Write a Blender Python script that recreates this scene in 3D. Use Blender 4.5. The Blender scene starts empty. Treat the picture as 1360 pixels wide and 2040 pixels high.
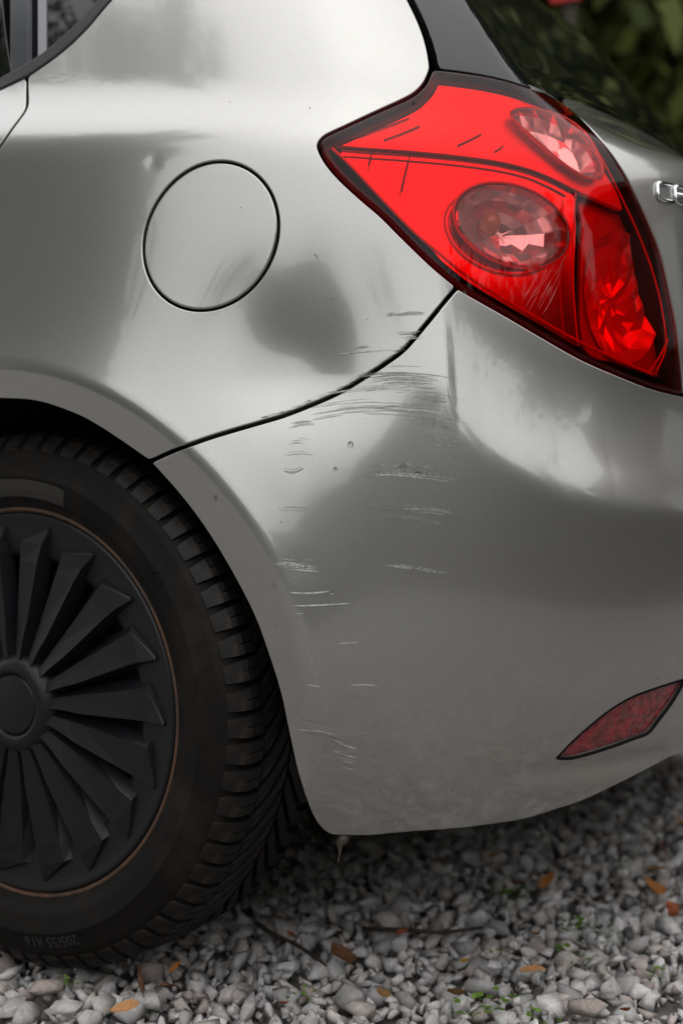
import bpy, bmesh, math, random
import numpy as np
from mathutils import Vector, Matrix
from mathutils.geometry import delaunay_2d_cdt

rng = np.random.default_rng(7)
random.seed(7)
SC = bpy.context.scene
COL = SC.collection

# ------------------------------------------------------------------ camera
CAM = np.array([1.1106, -1.1093, 0.5762])
PHI, PIT, FPX = math.radians(31.452), math.radians(2.2206), 2833.3
FW = np.array([-math.sin(PHI) * math.cos(PIT), math.cos(PHI) * math.cos(PIT), -math.sin(PIT)])
RT = np.array([math.cos(PHI), math.sin(PHI), 0.0])
UP = np.cross(RT, FW)
cd = bpy.data.cameras.new('camera')
cam = bpy.data.objects.new('camera', cd)
COL.objects.link(cam)
cam.matrix_world = Matrix(((RT[0], UP[0], -FW[0], CAM[0]), (RT[1], UP[1], -FW[1], CAM[1]),
                           (RT[2], UP[2], -FW[2], CAM[2]), (0, 0, 0, 1)))
cd.sensor_fit = 'VERTICAL'
cd.sensor_height = 36.0
cd.lens = 50.0
cd.clip_start = 0.05
cd.clip_end = 400.0
cd.dof.use_dof = True
cd.dof.focus_distance = 1.40
cd.dof.aperture_fstop = 3.4
SC.camera = cam

# ------------------------------------------------------------------ sky, sun, exposure
SUN_EL, SUN_AZ = math.radians(76), math.radians(135)      # azimuth: compass direction the light comes from
SKY_K = 5.0      # thin even cloud: the sky's brightness levels off here
W = bpy.data.worlds.new('World')
SC.world = W
W.use_nodes = True
wn, wl = W.node_tree.nodes, W.node_tree.links
wn.clear()
sky = wn.new('ShaderNodeTexSky')
sky.sky_type = 'NISHITA'
sky.sun_disc = False
sky.sun_elevation = SUN_EL
sky.sun_rotation = SUN_AZ
sky.air_density = 1.0
sky.dust_density = 3.0
hsv = wn.new('ShaderNodeHueSaturation')
hsv.inputs['Saturation'].default_value = 0.36
tcw = wn.new('ShaderNodeTexCoord')
ncl = wn.new('ShaderNodeTexNoise')
ncl.inputs['Scale'].default_value = 1.7
ncl.inputs['Detail'].default_value = 6
ncl.inputs['Roughness'].default_value = 0.55
rcl = wn.new('ShaderNodeMapRange')
rcl.inputs['From Min'].default_value = 0.32
rcl.inputs['From Max'].default_value = 0.68
rcl.inputs['To Min'].default_value = 0.80
rcl.inputs['To Max'].default_value = 1.25
mulc = wn.new('ShaderNodeVectorMath')
mulc.operation = 'SCALE'
bg = wn.new('ShaderNodeBackground')
bg.inputs['Strength'].default_value = 0.15
wo = wn.new('ShaderNodeOutputWorld')
wl.new(sky.outputs['Color'], hsv.inputs['Color'])
wl.new(tcw.outputs['Generated'], ncl.inputs['Vector'])
wl.new(ncl.outputs['Fac'], rcl.inputs['Value'])
kd = wn.new('ShaderNodeVectorMath')
kd.operation = 'MULTIPLY_ADD'
kd.inputs[1].default_value = (1 / SKY_K,) * 3
kd.inputs[2].default_value = (1, 1, 1)
kq = wn.new('ShaderNodeVectorMath')
kq.operation = 'DIVIDE'
wl.new(hsv.outputs['Color'], kd.inputs[0])
wl.new(hsv.outputs['Color'], kq.inputs[0])
wl.new(kd.outputs['Vector'], kq.inputs[1])
# overcast: the zenith three times as bright as the horizon
spz = wn.new('ShaderNodeSeparateXYZ')
ovc = wn.new('ShaderNodeMapRange')
ovc.inputs['From Min'].default_value = 0.0
ovc.inputs['From Max'].default_value = 1.0
ovc.inputs['To Min'].default_value = 0.30
ovc.inputs['To Max'].default_value = 0.74
mul2 = wn.new('ShaderNodeVectorMath')
mul2.operation = 'SCALE'
wl.new(tcw.outputs['Generated'], spz.inputs[0])
wl.new(spz.outputs['Z'], ovc.inputs['Value'])
wl.new(kq.outputs['Vector'], mul2.inputs[0])
wl.new(ovc.outputs['Result'], mul2.inputs['Scale'])
wl.new(mul2.outputs['Vector'], mulc.inputs[0])
wl.new(rcl.outputs['Result'], mulc.inputs['Scale'])
wl.new(mulc.outputs['Vector'], bg.inputs['Color'])
wl.new(bg.outputs['Background'], wo.inputs['Surface'])

sl = bpy.data.lights.new('sun', 'SUN')
sl.energy = 1.0
sl.angle = math.radians(176)
sl.color = (1.0, 0.98, 0.96)
sun = bpy.data.objects.new('sun', sl)
COL.objects.link(sun)
sdir = Vector((math.sin(SUN_AZ) * math.cos(SUN_EL), math.cos(SUN_AZ) * math.cos(SUN_EL), math.sin(SUN_EL)))
sun.rotation_euler = sdir.to_track_quat('Z', 'Y').to_euler()

SC.view_settings.view_transform = 'Standard'
SC.view_settings.look = 'None'
SC.view_settings.exposure = 1.82
SC.view_settings.gamma = 1.0
SC.view_settings.use_curve_mapping = False
SC.render.engine = 'CYCLES'
SC.cycles.use_denoising = True
SC.cycles.max_bounces = 10
SC.cycles.transparent_max_bounces = 16
SC.cycles.sample_clamp_indirect = 6.0
SC.cycles.caustics_reflective = True


# ------------------------------------------------------------------ helpers: objects and materials
def tag(o, label=None, cat=None, group=None, kind=None):
    if label: o['label'] = label
    if cat: o['category'] = cat
    if group: o['group'] = group
    if kind: o['kind'] = kind
    return o


def empty(name, loc=(0, 0, 0)):
    o = bpy.data.objects.new(name, None)
    COL.objects.link(o)
    o.location = loc
    o.empty_display_size = 0.05
    return o


def link(name, me, m=None, parent=None, loc=None):
    o = bpy.data.objects.new(name, me)
    COL.objects.link(o)
    if m is not None and len(me.materials) == 0:
        me.materials.append(m)
    if parent is not None:
        o.parent = parent
    if loc is not None:
        o.location = loc
    return o


def np_mesh(name, V, F, normals=None, smooth=False):
    me = bpy.data.meshes.new(name)
    V = np.asarray(V, float)
    if isinstance(F, np.ndarray):
        k = F.shape[1]
        nf = len(F)
        me.vertices.add(len(V))
        me.vertices.foreach_set('co', V.astype(np.float32).ravel())
        me.loops.add(nf * k)
        me.loops.foreach_set('vertex_index', F.astype(np.int32).ravel())
        me.polygons.add(nf)
        me.polygons.foreach_set('loop_start', np.arange(0, nf * k, k, dtype=np.int32))
        me.update(calc_edges=True)
        me.validate()
    else:
        me.from_pydata([tuple(v) for v in V], [], [tuple(int(i) for i in f) for f in F])
        me.update()
    if smooth or normals is not None:
        me.polygons.foreach_set('use_smooth', np.ones(len(me.polygons), dtype=bool))
    if normals is not None and len(me.vertices) == len(V):
        me.normals_split_custom_set_from_vertices([tuple(n) for n in normals])
    return me


class MB:
    """collects geometry for one mesh"""
    def __init__(self):
        self.V, self.F = [], []

    def add(self, V, F):
        o = len(self.V)
        self.V += [tuple(v) for v in V]
        self.F += [tuple(i + o for i in f) for f in F]

    def box(self, a, b):
        x0, y0, z0 = a
        x1, y1, z1 = b
        self.add([(x0, y0, z0), (x1, y0, z0), (x1, y1, z0), (x0, y1, z0), (x0, y0, z1), (x1, y0, z1), (x1, y1, z1), (x0, y1, z1)],
                 [(3, 2, 1, 0), (4, 5, 6, 7), (0, 1, 5, 4), (1, 2, 6, 5), (2, 3, 7, 6), (3, 0, 4, 7)])

    def tube(self, pts, rad, n=8, cap=True):
        pts = [Vector(p) for p in pts]
        rings = []
        for i, p in enumerate(pts):
            d = (pts[min(i + 1, len(pts) - 1)] - pts[max(i - 1, 0)]).normalized()
            a = d.orthogonal().normalized() if i == 0 else (a - d * a.dot(d)).normalized()
            b = d.cross(a)
            r = rad[i] if hasattr(rad, '__len__') else rad
            rings.append([p + (a * math.cos(2 * math.pi * k / n) + b * math.sin(2 * math.pi * k / n)) * r for k in range(n)])
        V = [v for r in rings for v in r]
        F = []
        for i in range(len(pts) - 1):
            for k in range(n):
                F.append((i * n + k, i * n + (k + 1) % n, (i + 1) * n + (k + 1) % n, (i + 1) * n + k))
        if cap:
            F.append(tuple(range(n - 1, -1, -1)))
            F.append(tuple((len(pts) - 1) * n + k for k in range(n)))
        self.add(V, F)

    def mesh(self, name, smooth=False):
        me = bpy.data.meshes.new(name)
        me.from_pydata(self.V, [], self.F)
        me.update()
        if smooth:
            me.polygons.foreach_set('use_smooth', np.ones(len(me.polygons), dtype=bool))
        return me

    def build(self, name, m, parent=None, smooth=False):
        return link(name, self.mesh(name, smooth), m, parent)


def mat(name):
    m = bpy.data.materials.new(name)
    m.use_nodes = True
    nt = m.node_tree
    b = nt.nodes['Principled BSDF']
    return m, nt.nodes, nt.links, b


def simple(name, col, rough=0.5, metal=0.0, coat=0.0, spec=None, bump=None, var=None):
    m, n, l, b = mat(name)
    b.inputs['Base Color'].default_value = (*col, 1)
    b.inputs['Roughness'].default_value = rough
    b.inputs['Metallic'].default_value = metal
    b.inputs['Coat Weight'].default_value = coat
    b.inputs['Coat Roughness'].default_value = 0.03
    if spec is not None:
        b.inputs['Specular IOR Level'].default_value = spec
    tc = n.new('ShaderNodeTexCoord')
    if bump:
        nz = n.new('ShaderNodeTexNoise')
        nz.inputs['Scale'].default_value = bump[0]
        nz.inputs['Detail'].default_value = 5
        bp = n.new('ShaderNodeBump')
        bp.inputs['Strength'].default_value = bump[1]
        bp.inputs['Distance'].default_value = bump[2]
        l.new(tc.outputs['Object'], nz.inputs['Vector'])
        l.new(nz.outputs['Fac'], bp.inputs['Height'])
        l.new(bp.outputs['Normal'], b.inputs['Normal'])
    if var:
        nz2 = n.new('ShaderNodeTexNoise')
        nz2.inputs['Scale'].default_value = var[0]
        nz2.inputs['Detail'].default_value = 6
        nz2.inputs['Roughness'].default_value = 0.65
        rp = n.new('ShaderNodeValToRGB')
        rp.color_ramp.elements[0].position = var[2] if len(var) > 2 else 0.42
        rp.color_ramp.elements[1].position = var[3] if len(var) > 3 else 0.68
        rp.color_ramp.elements[0].color = (*col, 1)
        rp.color_ramp.elements[1].color = (*var[1], 1)
        l.new(tc.outputs['Object'], nz2.inputs['Vector'])
        l.new(nz2.outputs['Fac'], rp.inputs['Fac'])
        l.new(rp.outputs['Color'], b.inputs['Base Color'])
    return m


def paint_mat():
    m, n, l, b = mat('silver_paint')
    tc = n.new('ShaderNodeTexCoord')
    fl = n.new('ShaderNodeTexNoise')
    fl.inputs['Scale'].default_value = 1500
    fl.inputs['Detail'].default_value = 1
    l.new(tc.outputs['Object'], fl.inputs['Vector'])
    du = n.new('ShaderNodeTexNoise')
    du.inputs['Scale'].default_value = 22
    du.inputs['Detail'].default_value = 8
    du.inputs['Roughness'].default_value = 0.7
    l.new(tc.outputs['Object'], du.inputs['Vector'])
    cr = n.new('ShaderNodeValToRGB')
    cr.color_ramp.elements[0].position = 0.35
    cr.color_ramp.elements[1].position = 0.72
    cr.color_ramp.elements[0].color = (0.335, 0.333, 0.318, 1)
    cr.color_ramp.elements[1].color = (0.41, 0.408, 0.392, 1)
    l.new(fl.outputs['Fac'], cr.inputs['Fac'])
    l.new(cr.outputs['Color'], b.inputs['Base Color'])
    b.inputs['Metallic'].default_value = 0.88
    b2 = n.new('ShaderNodeBsdfPrincipled')
    b2.inputs['Metallic'].default_value = 0.88
    b2.inputs['Roughness'].default_value = 0.40
    l.new(cr.outputs['Color'], b2.inputs['Base Color'])
    b2.inputs['Coat Weight'].default_value = 1.0
    b2.inputs['Coat Roughness'].default_value = 0.03
    ms = n.new('ShaderNodeMixShader')
    ms.inputs[0].default_value = 0.62
    l.new(b.outputs['BSDF'], ms.inputs[1])
    l.new(b2.outputs['BSDF'], ms.inputs[2])
    dd = n.new('ShaderNodeBsdfDiffuse')
    dd.inputs['Color'].default_value = (0.17, 0.135, 0.105, 1)
    dn = n.new('ShaderNodeTexNoise')
    dn.inputs['Scale'].default_value = 9
    dn.inputs['Detail'].default_value = 10
    dn.inputs['Roughness'].default_value = 0.75
    mpd = n.new('ShaderNodeMapping')
    mpd.inputs['Scale'].default_value = (0.7, 0.7, 1.6)
    l.new(tc.outputs['Object'], mpd.inputs['Vector'])
    l.new(mpd.outputs['Vector'], dn.inputs['Vector'])
    sx_ = n.new('ShaderNodeSeparateXYZ')
    l.new(tc.outputs['Object'], sx_.inputs[0])
    zr = n.new('ShaderNodeMapRange')
    zr.inputs['From Min'].default_value = 0.62
    zr.inputs['From Max'].default_value = 0.25
    zr.inputs['To Max'].default_value = 0.30
    l.new(sx_.outputs['Z'], zr.inputs['Value'])
    dr = n.new('ShaderNodeMapRange')
    dr.inputs['From Min'].default_value = 0.30
    dr.inputs['From Max'].default_value = 0.72
    l.new(dn.outputs['Fac'], dr.inputs['Value'])
    dm = n.new('ShaderNodeMath')
    dm.operation = 'MULTIPLY'
    l.new(zr.outputs['Result'], dm.inputs[0])
    l.new(dr.outputs['Result'], dm.inputs[1])
    md = n.new('ShaderNodeMixShader')
    l.new(dm.outputs[0], md.inputs[0])
    l.new(ms.outputs['Shader'], md.inputs[1])
    l.new(dd.outputs['BSDF'], md.inputs[2])
    l.new(md.outputs['Shader'], n['Material Output'].inputs['Surface'])
    rr = n.new('ShaderNodeMapRange')
    rr.inputs['To Min'].default_value = 0.15
    rr.inputs['To Max'].default_value = 0.19
    l.new(du.outputs['Fac'], rr.inputs['Value'])
    l.new(rr.outputs['Result'], b.inputs['Roughness'])
    b.inputs['Coat Weight'].default_value = 1.0
    b.inputs['Coat IOR'].default_value = 1.5
    cr2 = n.new('ShaderNodeMapRange')
    cr2.inputs['From Min'].default_value = 0.35
    cr2.inputs['From Max'].default_value = 0.75
    cr2.inputs['To Min'].default_value = 0.015
    cr2.inputs['To Max'].default_value = 0.07
    l.new(du.outputs['Fac'], cr2.inputs['Value'])
    l.new(cr2.outputs['Result'], b.inputs['Coat Roughness'])
    bp = n.new('ShaderNodeBump')
    bp.inputs['Strength'].default_value = 0.05
    bp.inputs['Distance'].default_value = 0.0004
    op = n.new('ShaderNodeTexNoise')
    op.inputs['Scale'].default_value = 260
    op.inputs['Detail'].default_value = 2
    l.new(tc.outputs['Object'], op.inputs['Vector'])
    l.new(op.outputs['Fac'], bp.inputs['Height'])
    l.new(bp.outputs['Normal'], b.inputs['Normal'])
    l.new(bp.outputs['Normal'], b2.inputs['Normal'])
    return m


def lens_mat(name, col, ior=1.38, rough=0.015, bump=None):
    """thin coloured plastic: tinted see-through with a Fresnel surface reflection"""
    m, n, l, b = mat(name)
    n.remove(b)
    out = n['Material Output']
    tr = n.new('ShaderNodeBsdfTransparent')
    tr.inputs['Color'].default_value = (*col, 1)
    gl = n.new('ShaderNodeBsdfGlossy')
    gl.inputs['Roughness'].default_value = rough
    gl.inputs['Color'].default_value = (1, 1, 1, 1)
    fr = n.new('ShaderNodeFresnel')
    fr.inputs['IOR'].default_value = ior
    mx = n.new('ShaderNodeMixShader')
    l.new(fr.outputs['Fac'], mx.inputs['Fac'])
    l.new(tr.outputs['BSDF'], mx.inputs[1])
    l.new(gl.outputs['BSDF'], mx.inputs[2])
    l.new(mx.outputs['Shader'], out.inputs['Surface'])
    if bump:
        tc = n.new('ShaderNodeTexCoord')
        nz = n.new('ShaderNodeTexNoise')
        nz.inputs['Scale'].default_value = bump[0]
        bp = n.new('ShaderNodeBump')
        bp.inputs['Strength'].default_value = bump[1]
        bp.inputs['Distance'].default_value = 0.001
        l.new(tc.outputs['Object'], nz.inputs['Vector'])
        l.new(nz.outputs['Fac'], bp.inputs['Height'])
        l.new(bp.outputs['Normal'], gl.inputs['Normal'])
    return m


M = {}
M['paint'] = paint_mat()
M['black'] = simple('black_cavity', (0.006, 0.006, 0.006), 0.9, spec=0.1)
M['rubber_seal'] = simple('black_seal', (0.006, 0.006, 0.007), 0.5, bump=(300, 0.1, 0.0005))
M['gloss_trim'] = simple('gloss_black_trim', (0.016, 0.019, 0.024), 0.22, bump=(90, 0.05, 0.0005))
M['grey_strip'] = simple('grey_glass_edge', (0.22, 0.21, 0.23), 0.4)
M['dark_glass'] = simple('dark_tinted_glass', (0.004, 0.005, 0.005), 0.015, spec=0.4, bump=(9, 0.02, 0.0006))
M['liner'] = simple('arch_liner_plastic', (0.012, 0.012, 0.012), 0.85, bump=(60, 0.4, 0.002))
M['chrome'] = simple('chrome', (0.75, 0.75, 0.76), 0.07, metal=1.0)
M['reflector'] = simple('lamp_reflector', (0.95, 0.93, 0.92), 0.16, metal=1.0)
M['reflector_soft'] = simple('satin_lamp_reflector', (0.95, 0.93, 0.92), 0.34, metal=0.8)
M['red_plastic'] = simple('red_lamp_plastic', (0.80, 0.03, 0.02), 0.25, coat=0.4)
M['lamp_back'] = simple('dark_lamp_housing', (0.10, 0.03, 0.03), 0.45)
M['lens_red'] = lens_mat('red_lens', (0.985, 0.03, 0.035), ior=1.29, bump=(14, 0.02))
M['lens_clear'] = lens_mat('pinkish_lens', (0.96, 0.58, 0.57), bump=(14, 0.02))
M['bulb'] = simple('amber_bulb', (0.45, 0.20, 0.07), 0.12, coat=0.6)

# ------------------------------------------------------------------ the car's body surface: P(s, z)
# x = rearwards, y = into the car (car's side near y = 0), z = up; rear wheel axle at x = 0
XA, YC, NEXP = -0.40, 0.895, 3.7
XR0 = 0.685
_psi = np.linspace(0, math.pi, 8001)


def _unit(psi):
    sp, cp = np.sin(psi), np.cos(psi)
    r = (np.abs(sp) ** NEXP + np.abs(cp) ** NEXP) ** (-1 / NEXP)
    return r * sp, r * cp


_ux, _uy = _unit(_psi)
_s = np.concatenate([[0], np.cumsum(np.hypot(np.diff(_ux) * (XR0 - XA), np.diff(_uy) * YC))])
S_END = _s[-1]
S_MID = S_END / 2


def _profile(tab, z0):
    zz = np.linspace(-0.2, 1.8, 4001)
    a = np.interp(zz, [t[0] for t in tab], [t[1] for t in tab])
    g = np.exp(-0.5 * (np.arange(-60, 61) * 0.0005 / 0.009) ** 2)
    a = np.convolve(np.pad(a, 60, 'edge'), g / g.sum(), 'valid')
    y = np.concatenate([[0], np.cumsum(np.tan(np.radians(a[:-1])) * 0.0005)])
    y -= np.interp(z0, zz, y)
    return zz, y


SIDE = _profile([(.10, -20), (.20, -13), (.30, -7), (.42, -3), (.55, 0), (.62, 2), (.72, 3), (.82, 4.5), (.895, 6), (.912, 14),
                 (.93, 34), (.955, 37), (.975, 30), (.995, 22), (1.05, 21), (1.2, 25), (1.3, 40), (1.45, 70)], 0.55)
_R0 = [(.10, -40), (.20, -22), (.27, -11), (.35, -5), (.45, -1.5), (.55, 1), (.65, 4), (.75, 5), (.85, 7)]
REAR1 = _profile(_R0 + [(.91, 10), (.945, 18), (.965, 28), (1.0, 36), (1.1, 40), (1.3, 48), (1.45, 75)], 0.50)                    # at the corner
REAR2 = _profile(_R0 + [(.895, 10), (.915, 30), (.935, 64), (.985, 63), (1.04, 50), (1.1, 38), (1.3, 38), (1.45, 75)], 0.50)       # further in: ledge under the glass
WX, WZ = 0.0, 0.306         # rear axle
R_CREST, R_EDGE = 0.368, 0.322
DENTS = []                  # (s, z, rs, rz, depth)
CREASE = [np.array([0.0, 9.0]), np.array([-1.0, -1.0]), 0.0, 1.0]   # s knots, z knots, s start, s full


def sp_shift(s):
    return 0.09 * np.clip(s + XA, -0.8, 0.42)


def smin(a, b, k):
    h = np.clip(0.5 + 0.5 * (b - a) / k, 0, 1)
    return b * (1 - h) + a * h - k * h * (1 - h)


def surf0(s, z):
    psi = np.interp(np.clip(s, 0, S_END), _s, _psi)
    ux, uy = _unit(psi)
    zs = z + sp_shift(s)
    yin = np.interp(zs, *SIDE)
    wr = np.clip((s - 0.98) / 0.26, 0, 1)
    wr = wr * wr * (3 - 2 * wr)
    xin = np.interp(z, *REAR1) * (1 - wr) + np.interp(z, *REAR2) * wr
    A = XR0 - xin - XA
    B = YC - yin
    x = XA + A * ux + np.minimum(s, 0) - np.maximum(s - S_END, 0)
    y = YC - B * uy
    return np.stack([x, y, z], -1)


def disp(s, z):
    """outward relief on the base surface: arch flare, bumper crease, dents"""
    x = s + XA
    r = np.hypot(x - WX, z - WZ)
    f1 = 0.023 * np.exp(-np.maximum(r - R_CREST, -0.02) / 0.075)
    f2 = 0.023 - 0.30 * (R_CREST - r)
    d = np.where(r < 0.8, smin(f1, f2, 0.0060), f1)
    d = np.where(s < 1.2, d, 0)
    zc = np.interp(s, CREASE[0], CREASE[1])
    w = np.clip((s - CREASE[2]) / (CREASE[3] - CREASE[2]), 0, 1)
    w = w * w * (3 - 2 * w)
    w2 = np.clip((2 * S_MID - CREASE[2] - s) / (CREASE[3] - CREASE[2]), 0, 1)
    h = z - zc
    k = 0.006
    sp = np.where(h > 0.1, h, k * np.log1p(np.exp(np.clip(h, -0.2, 0.1) / k)))
    d = d - w * w2 * 0.30 * smin(sp, np.full_like(sp, 0.085), 0.05)
    for (ds, dz, rs, rz, dep, lo) in DENTS:
        d = d - dep * np.exp(-((s - ds) / rs) ** 2 - ((z - dz) / np.where(z > dz, rz, rz * lo)) ** 2)
    return d


def nrm0(s, z):
    e = 4e-4
    a = surf0(s + e, z) - surf0(s - e, z)
    b = surf0(s, z + e) - surf0(s, z - e)
    n = np.cross(a, b)
    return n / np.linalg.norm(n, axis=-1, keepdims=True)


def surf(s, z, off=0.0):
    s, z = np.asarray(s, float), np.asarray(z, float)
    return surf0(s, z) + nrm0(s, z) * (disp(s, z) + off)[..., None]


def nrm(s, z):
    e = 5e-4
    s, z = np.asarray(s, float), np.asarray(z, float)
    n = np.cross(surf(s + e, z) - surf(s - e, z), surf(s, z + e) - surf(s, z - e))
    return n / np.linalg.norm(n, axis=-1, keepdims=True)


def proj(P):
    d = P - CAM
    w = d @ FW
    return np.stack([680 + FPX * (d @ RT) / w, 1020 - FPX * (d @ UP) / w], -1)


_gs, _gz = np.meshgrid(np.arange(-1.0, 1.75, 0.012), np.arange(0.10, 1.38, 0.012), indexing='ij')
_gs, _gz = _gs.ravel(), _gz.ravel()


_bins = {}


def build_lookup():
    global _gp, _gss, _gzz
    P = surf(_gs, _gz)
    N = nrm(_gs, _gz)
    ok = np.einsum('ij,ij->i', N, CAM - P) > 0.02
    _gp, _gss, _gzz = proj(P)[ok], _gs[ok], _gz[ok]
    _bins.clear()
    for i, (u, v) in enumerate(np.floor(_gp / 20).astype(int).tolist()):
        _bins.setdefault((u, v), i)


def unproj(pts, off=0.0):
    """photo point -> (s, z) on the body surface (moved out by off)"""
    pts = np.asarray(pts, float).reshape(-1, 2)
    i = np.array([_bins[k] if k in _bins else int(np.argmin(((_gp - p) ** 2).sum(1)))
                  for k, p in zip(map(tuple, np.floor(pts / 20).astype(int).tolist()), pts)])
    s, z = _gss[i].copy(), _gzz[i].copy()
    offs = np.full(len(s), off)
    for it in range(14):
        p0 = proj(surf(s, z, offs))
        e = 1e-4
        ps = (proj(surf(s + e, z, offs)) - p0) / e
        pz = (proj(surf(s, z + e, offs)) - p0) / e
        r = pts - p0
        det = ps[:, 0] * pz[:, 1] - ps[:, 1] * pz[:, 0]
        det = np.where(np.abs(det) < 1e4, np.sign(det + 1e-9) * 1e4, det)
        s = s + np.clip((r[:, 0] * pz[:, 1] - r[:, 1] * pz[:, 0]) / det, -.03, .03)
        z = z + np.clip((ps[:, 0] * r[:, 1] - ps[:, 1] * r[:, 0]) / det, -.03, .03)
    return np.stack([s, z], -1)


def catmull(pts, step=5.0, closed=False):
    p = np.asarray(pts, float)
    n = len(p)
    out = []
    rngi = range(n if closed else n - 1)
    for i in rngi:
        if closed:
            a, b, c, d = p[(i - 1) % n], p[i], p[(i + 1) % n], p[(i + 2) % n]
        else:
            b, c = p[i], p[i + 1]
            a = p[i - 1] if i > 0 else 2 * b - c
            d = p[i + 2] if i + 2 < n else 2 * c - b
        L = np.linalg.norm(c - b)
        k = max(1, int(L / step))
        t = (np.arange(k) / k)[:, None]
        out.append(0.5 * ((2 * b) + (-a + c) * t + (2 * a - 5 * b + 4 * c - d) * t ** 2 + (-a + 3 * b - 3 * c + d) * t ** 3))
    if not closed:
        out.append(p[-1:])
    return np.concatenate(out)


def seg(px, off=0.0, step=5.0, closed=False):
    return unproj(catmull(px, step, closed), off)


build_lookup()
# bumper crease traced in the photograph
_c = unproj([(880, 770), (905, 850), (950, 897), (1000, 930), (1100, 983), (1200, 1009), (1300, 1022), (1350, 1027)])
_o = np.argsort(_c[:, 0])
_cs, _cz = _c[_o, 0], _c[_o, 1]
CREASE[0] = np.concatenate([_cs, [S_MID, 2 * S_MID - _cs[-1]]])
CREASE[1] = np.concatenate([_cz, [_cz[-1] - 0.004, _cz[-1]]])
CREASE[2], CREASE[3] = _cs[0] - 0.13, _cs[0] + 0.15
build_lookup()


def px_dent(px, rs, rz, dep, lo=1.0):
    q = unproj([px])[0]
    return (q[0], q[1], rs, rz, dep, lo)


DENTS = [px_dent((590, 740), 0.074, 0.085, 0.0150, 0.60), px_dent((632, 545), 0.030, 0.045, 0.0016),
         px_dent((305, 322), 0.008, 0.008, 0.0004), px_dent((622, 792), 0.020, 0.011, -0.0004),
         px_dent((592, 925), 0.012, 0.016, 0.0005), px_dent((600, 1130), 0.018, 0.012, 0.0003),
         px_dent((1230, 1520), 0.10, 0.012, 0.004)]
build_lookup()

# ------------------------------------------------------------------ panels cut from the body surface
def resample(poly, step):
    out = []
    n = len(poly)
    for i in range(n):
        a, b = poly[i], poly[(i + 1) % n]
        L = np.linalg.norm(b - a)
        if L < 1e-7:
            continue
        k = max(1, int(math.ceil(L / step)))
        t = (np.arange(k) / k)[:, None]
        out.append(a + (b - a) * t)
    return np.concatenate(out)


def area2(p):
    return 0.5 * np.sum(p[:, 0] * np.roll(p[:, 1], -1) - np.roll(p[:, 0], -1) * p[:, 1])


def dedupe(p, eps):
    keep = [0]
    for i in range(1, len(p)):
        if np.linalg.norm(p[i] - p[keep[-1]]) > eps:
            keep.append(i)
    if np.linalg.norm(p[keep[-1]] - p[0]) < eps:
        keep.pop()
    return p[keep]


def vnorm(p):
    """outward normals of a CCW polygon"""
    d = np.roll(p, -1, 0) - p
    d /= np.linalg.norm(d, axis=1, keepdims=True) + 1e-12
    n = np.stack([d[:, 1], -d[:, 0]], -1)
    v = n + np.roll(n, 1, 0)
    L = np.linalg.norm(v, axis=1, keepdims=True)
    v = v / np.maximum(L, 1e-6)
    c = np.clip(np.sum(v * n, 1, keepdims=True), 0.5, 1)
    return v / c


def inset(poly, d):
    p = poly if area2(poly) > 0 else poly[::-1]
    return p - vnorm(p) * d


def inside(poly, q):
    x, y = q[:, 0], q[:, 1]
    r = np.zeros(len(q), bool)
    n = len(poly)
    x0, y0 = poly[:, 0], poly[:, 1]
    x1, y1 = np.roll(x0, -1), np.roll(y0, -1)
    for i in range(n):
        if y0[i] == y1[i]:
            continue
        c = ((y0[i] > y) != (y1[i] > y))
        if c.any():
            r ^= c & (x < (x1[i] - x0[i]) * (y - y0[i]) / (y1[i] - y0[i]) + x0[i])
    return r


def near_pts(q, b, d):
    """mask: q within d of any boundary sample b (grid hash)"""
    H = set()
    for p in np.floor(b / d).astype(int):
        for i in (-1, 0, 1):
            for j in (-1, 0, 1):
                H.add((p[0] + i, p[1] + j))
    k = np.floor(q / d).astype(int)
    return np.array([(a, c) in H for a, c in k], bool)


SHIFT = 0.0034


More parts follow.
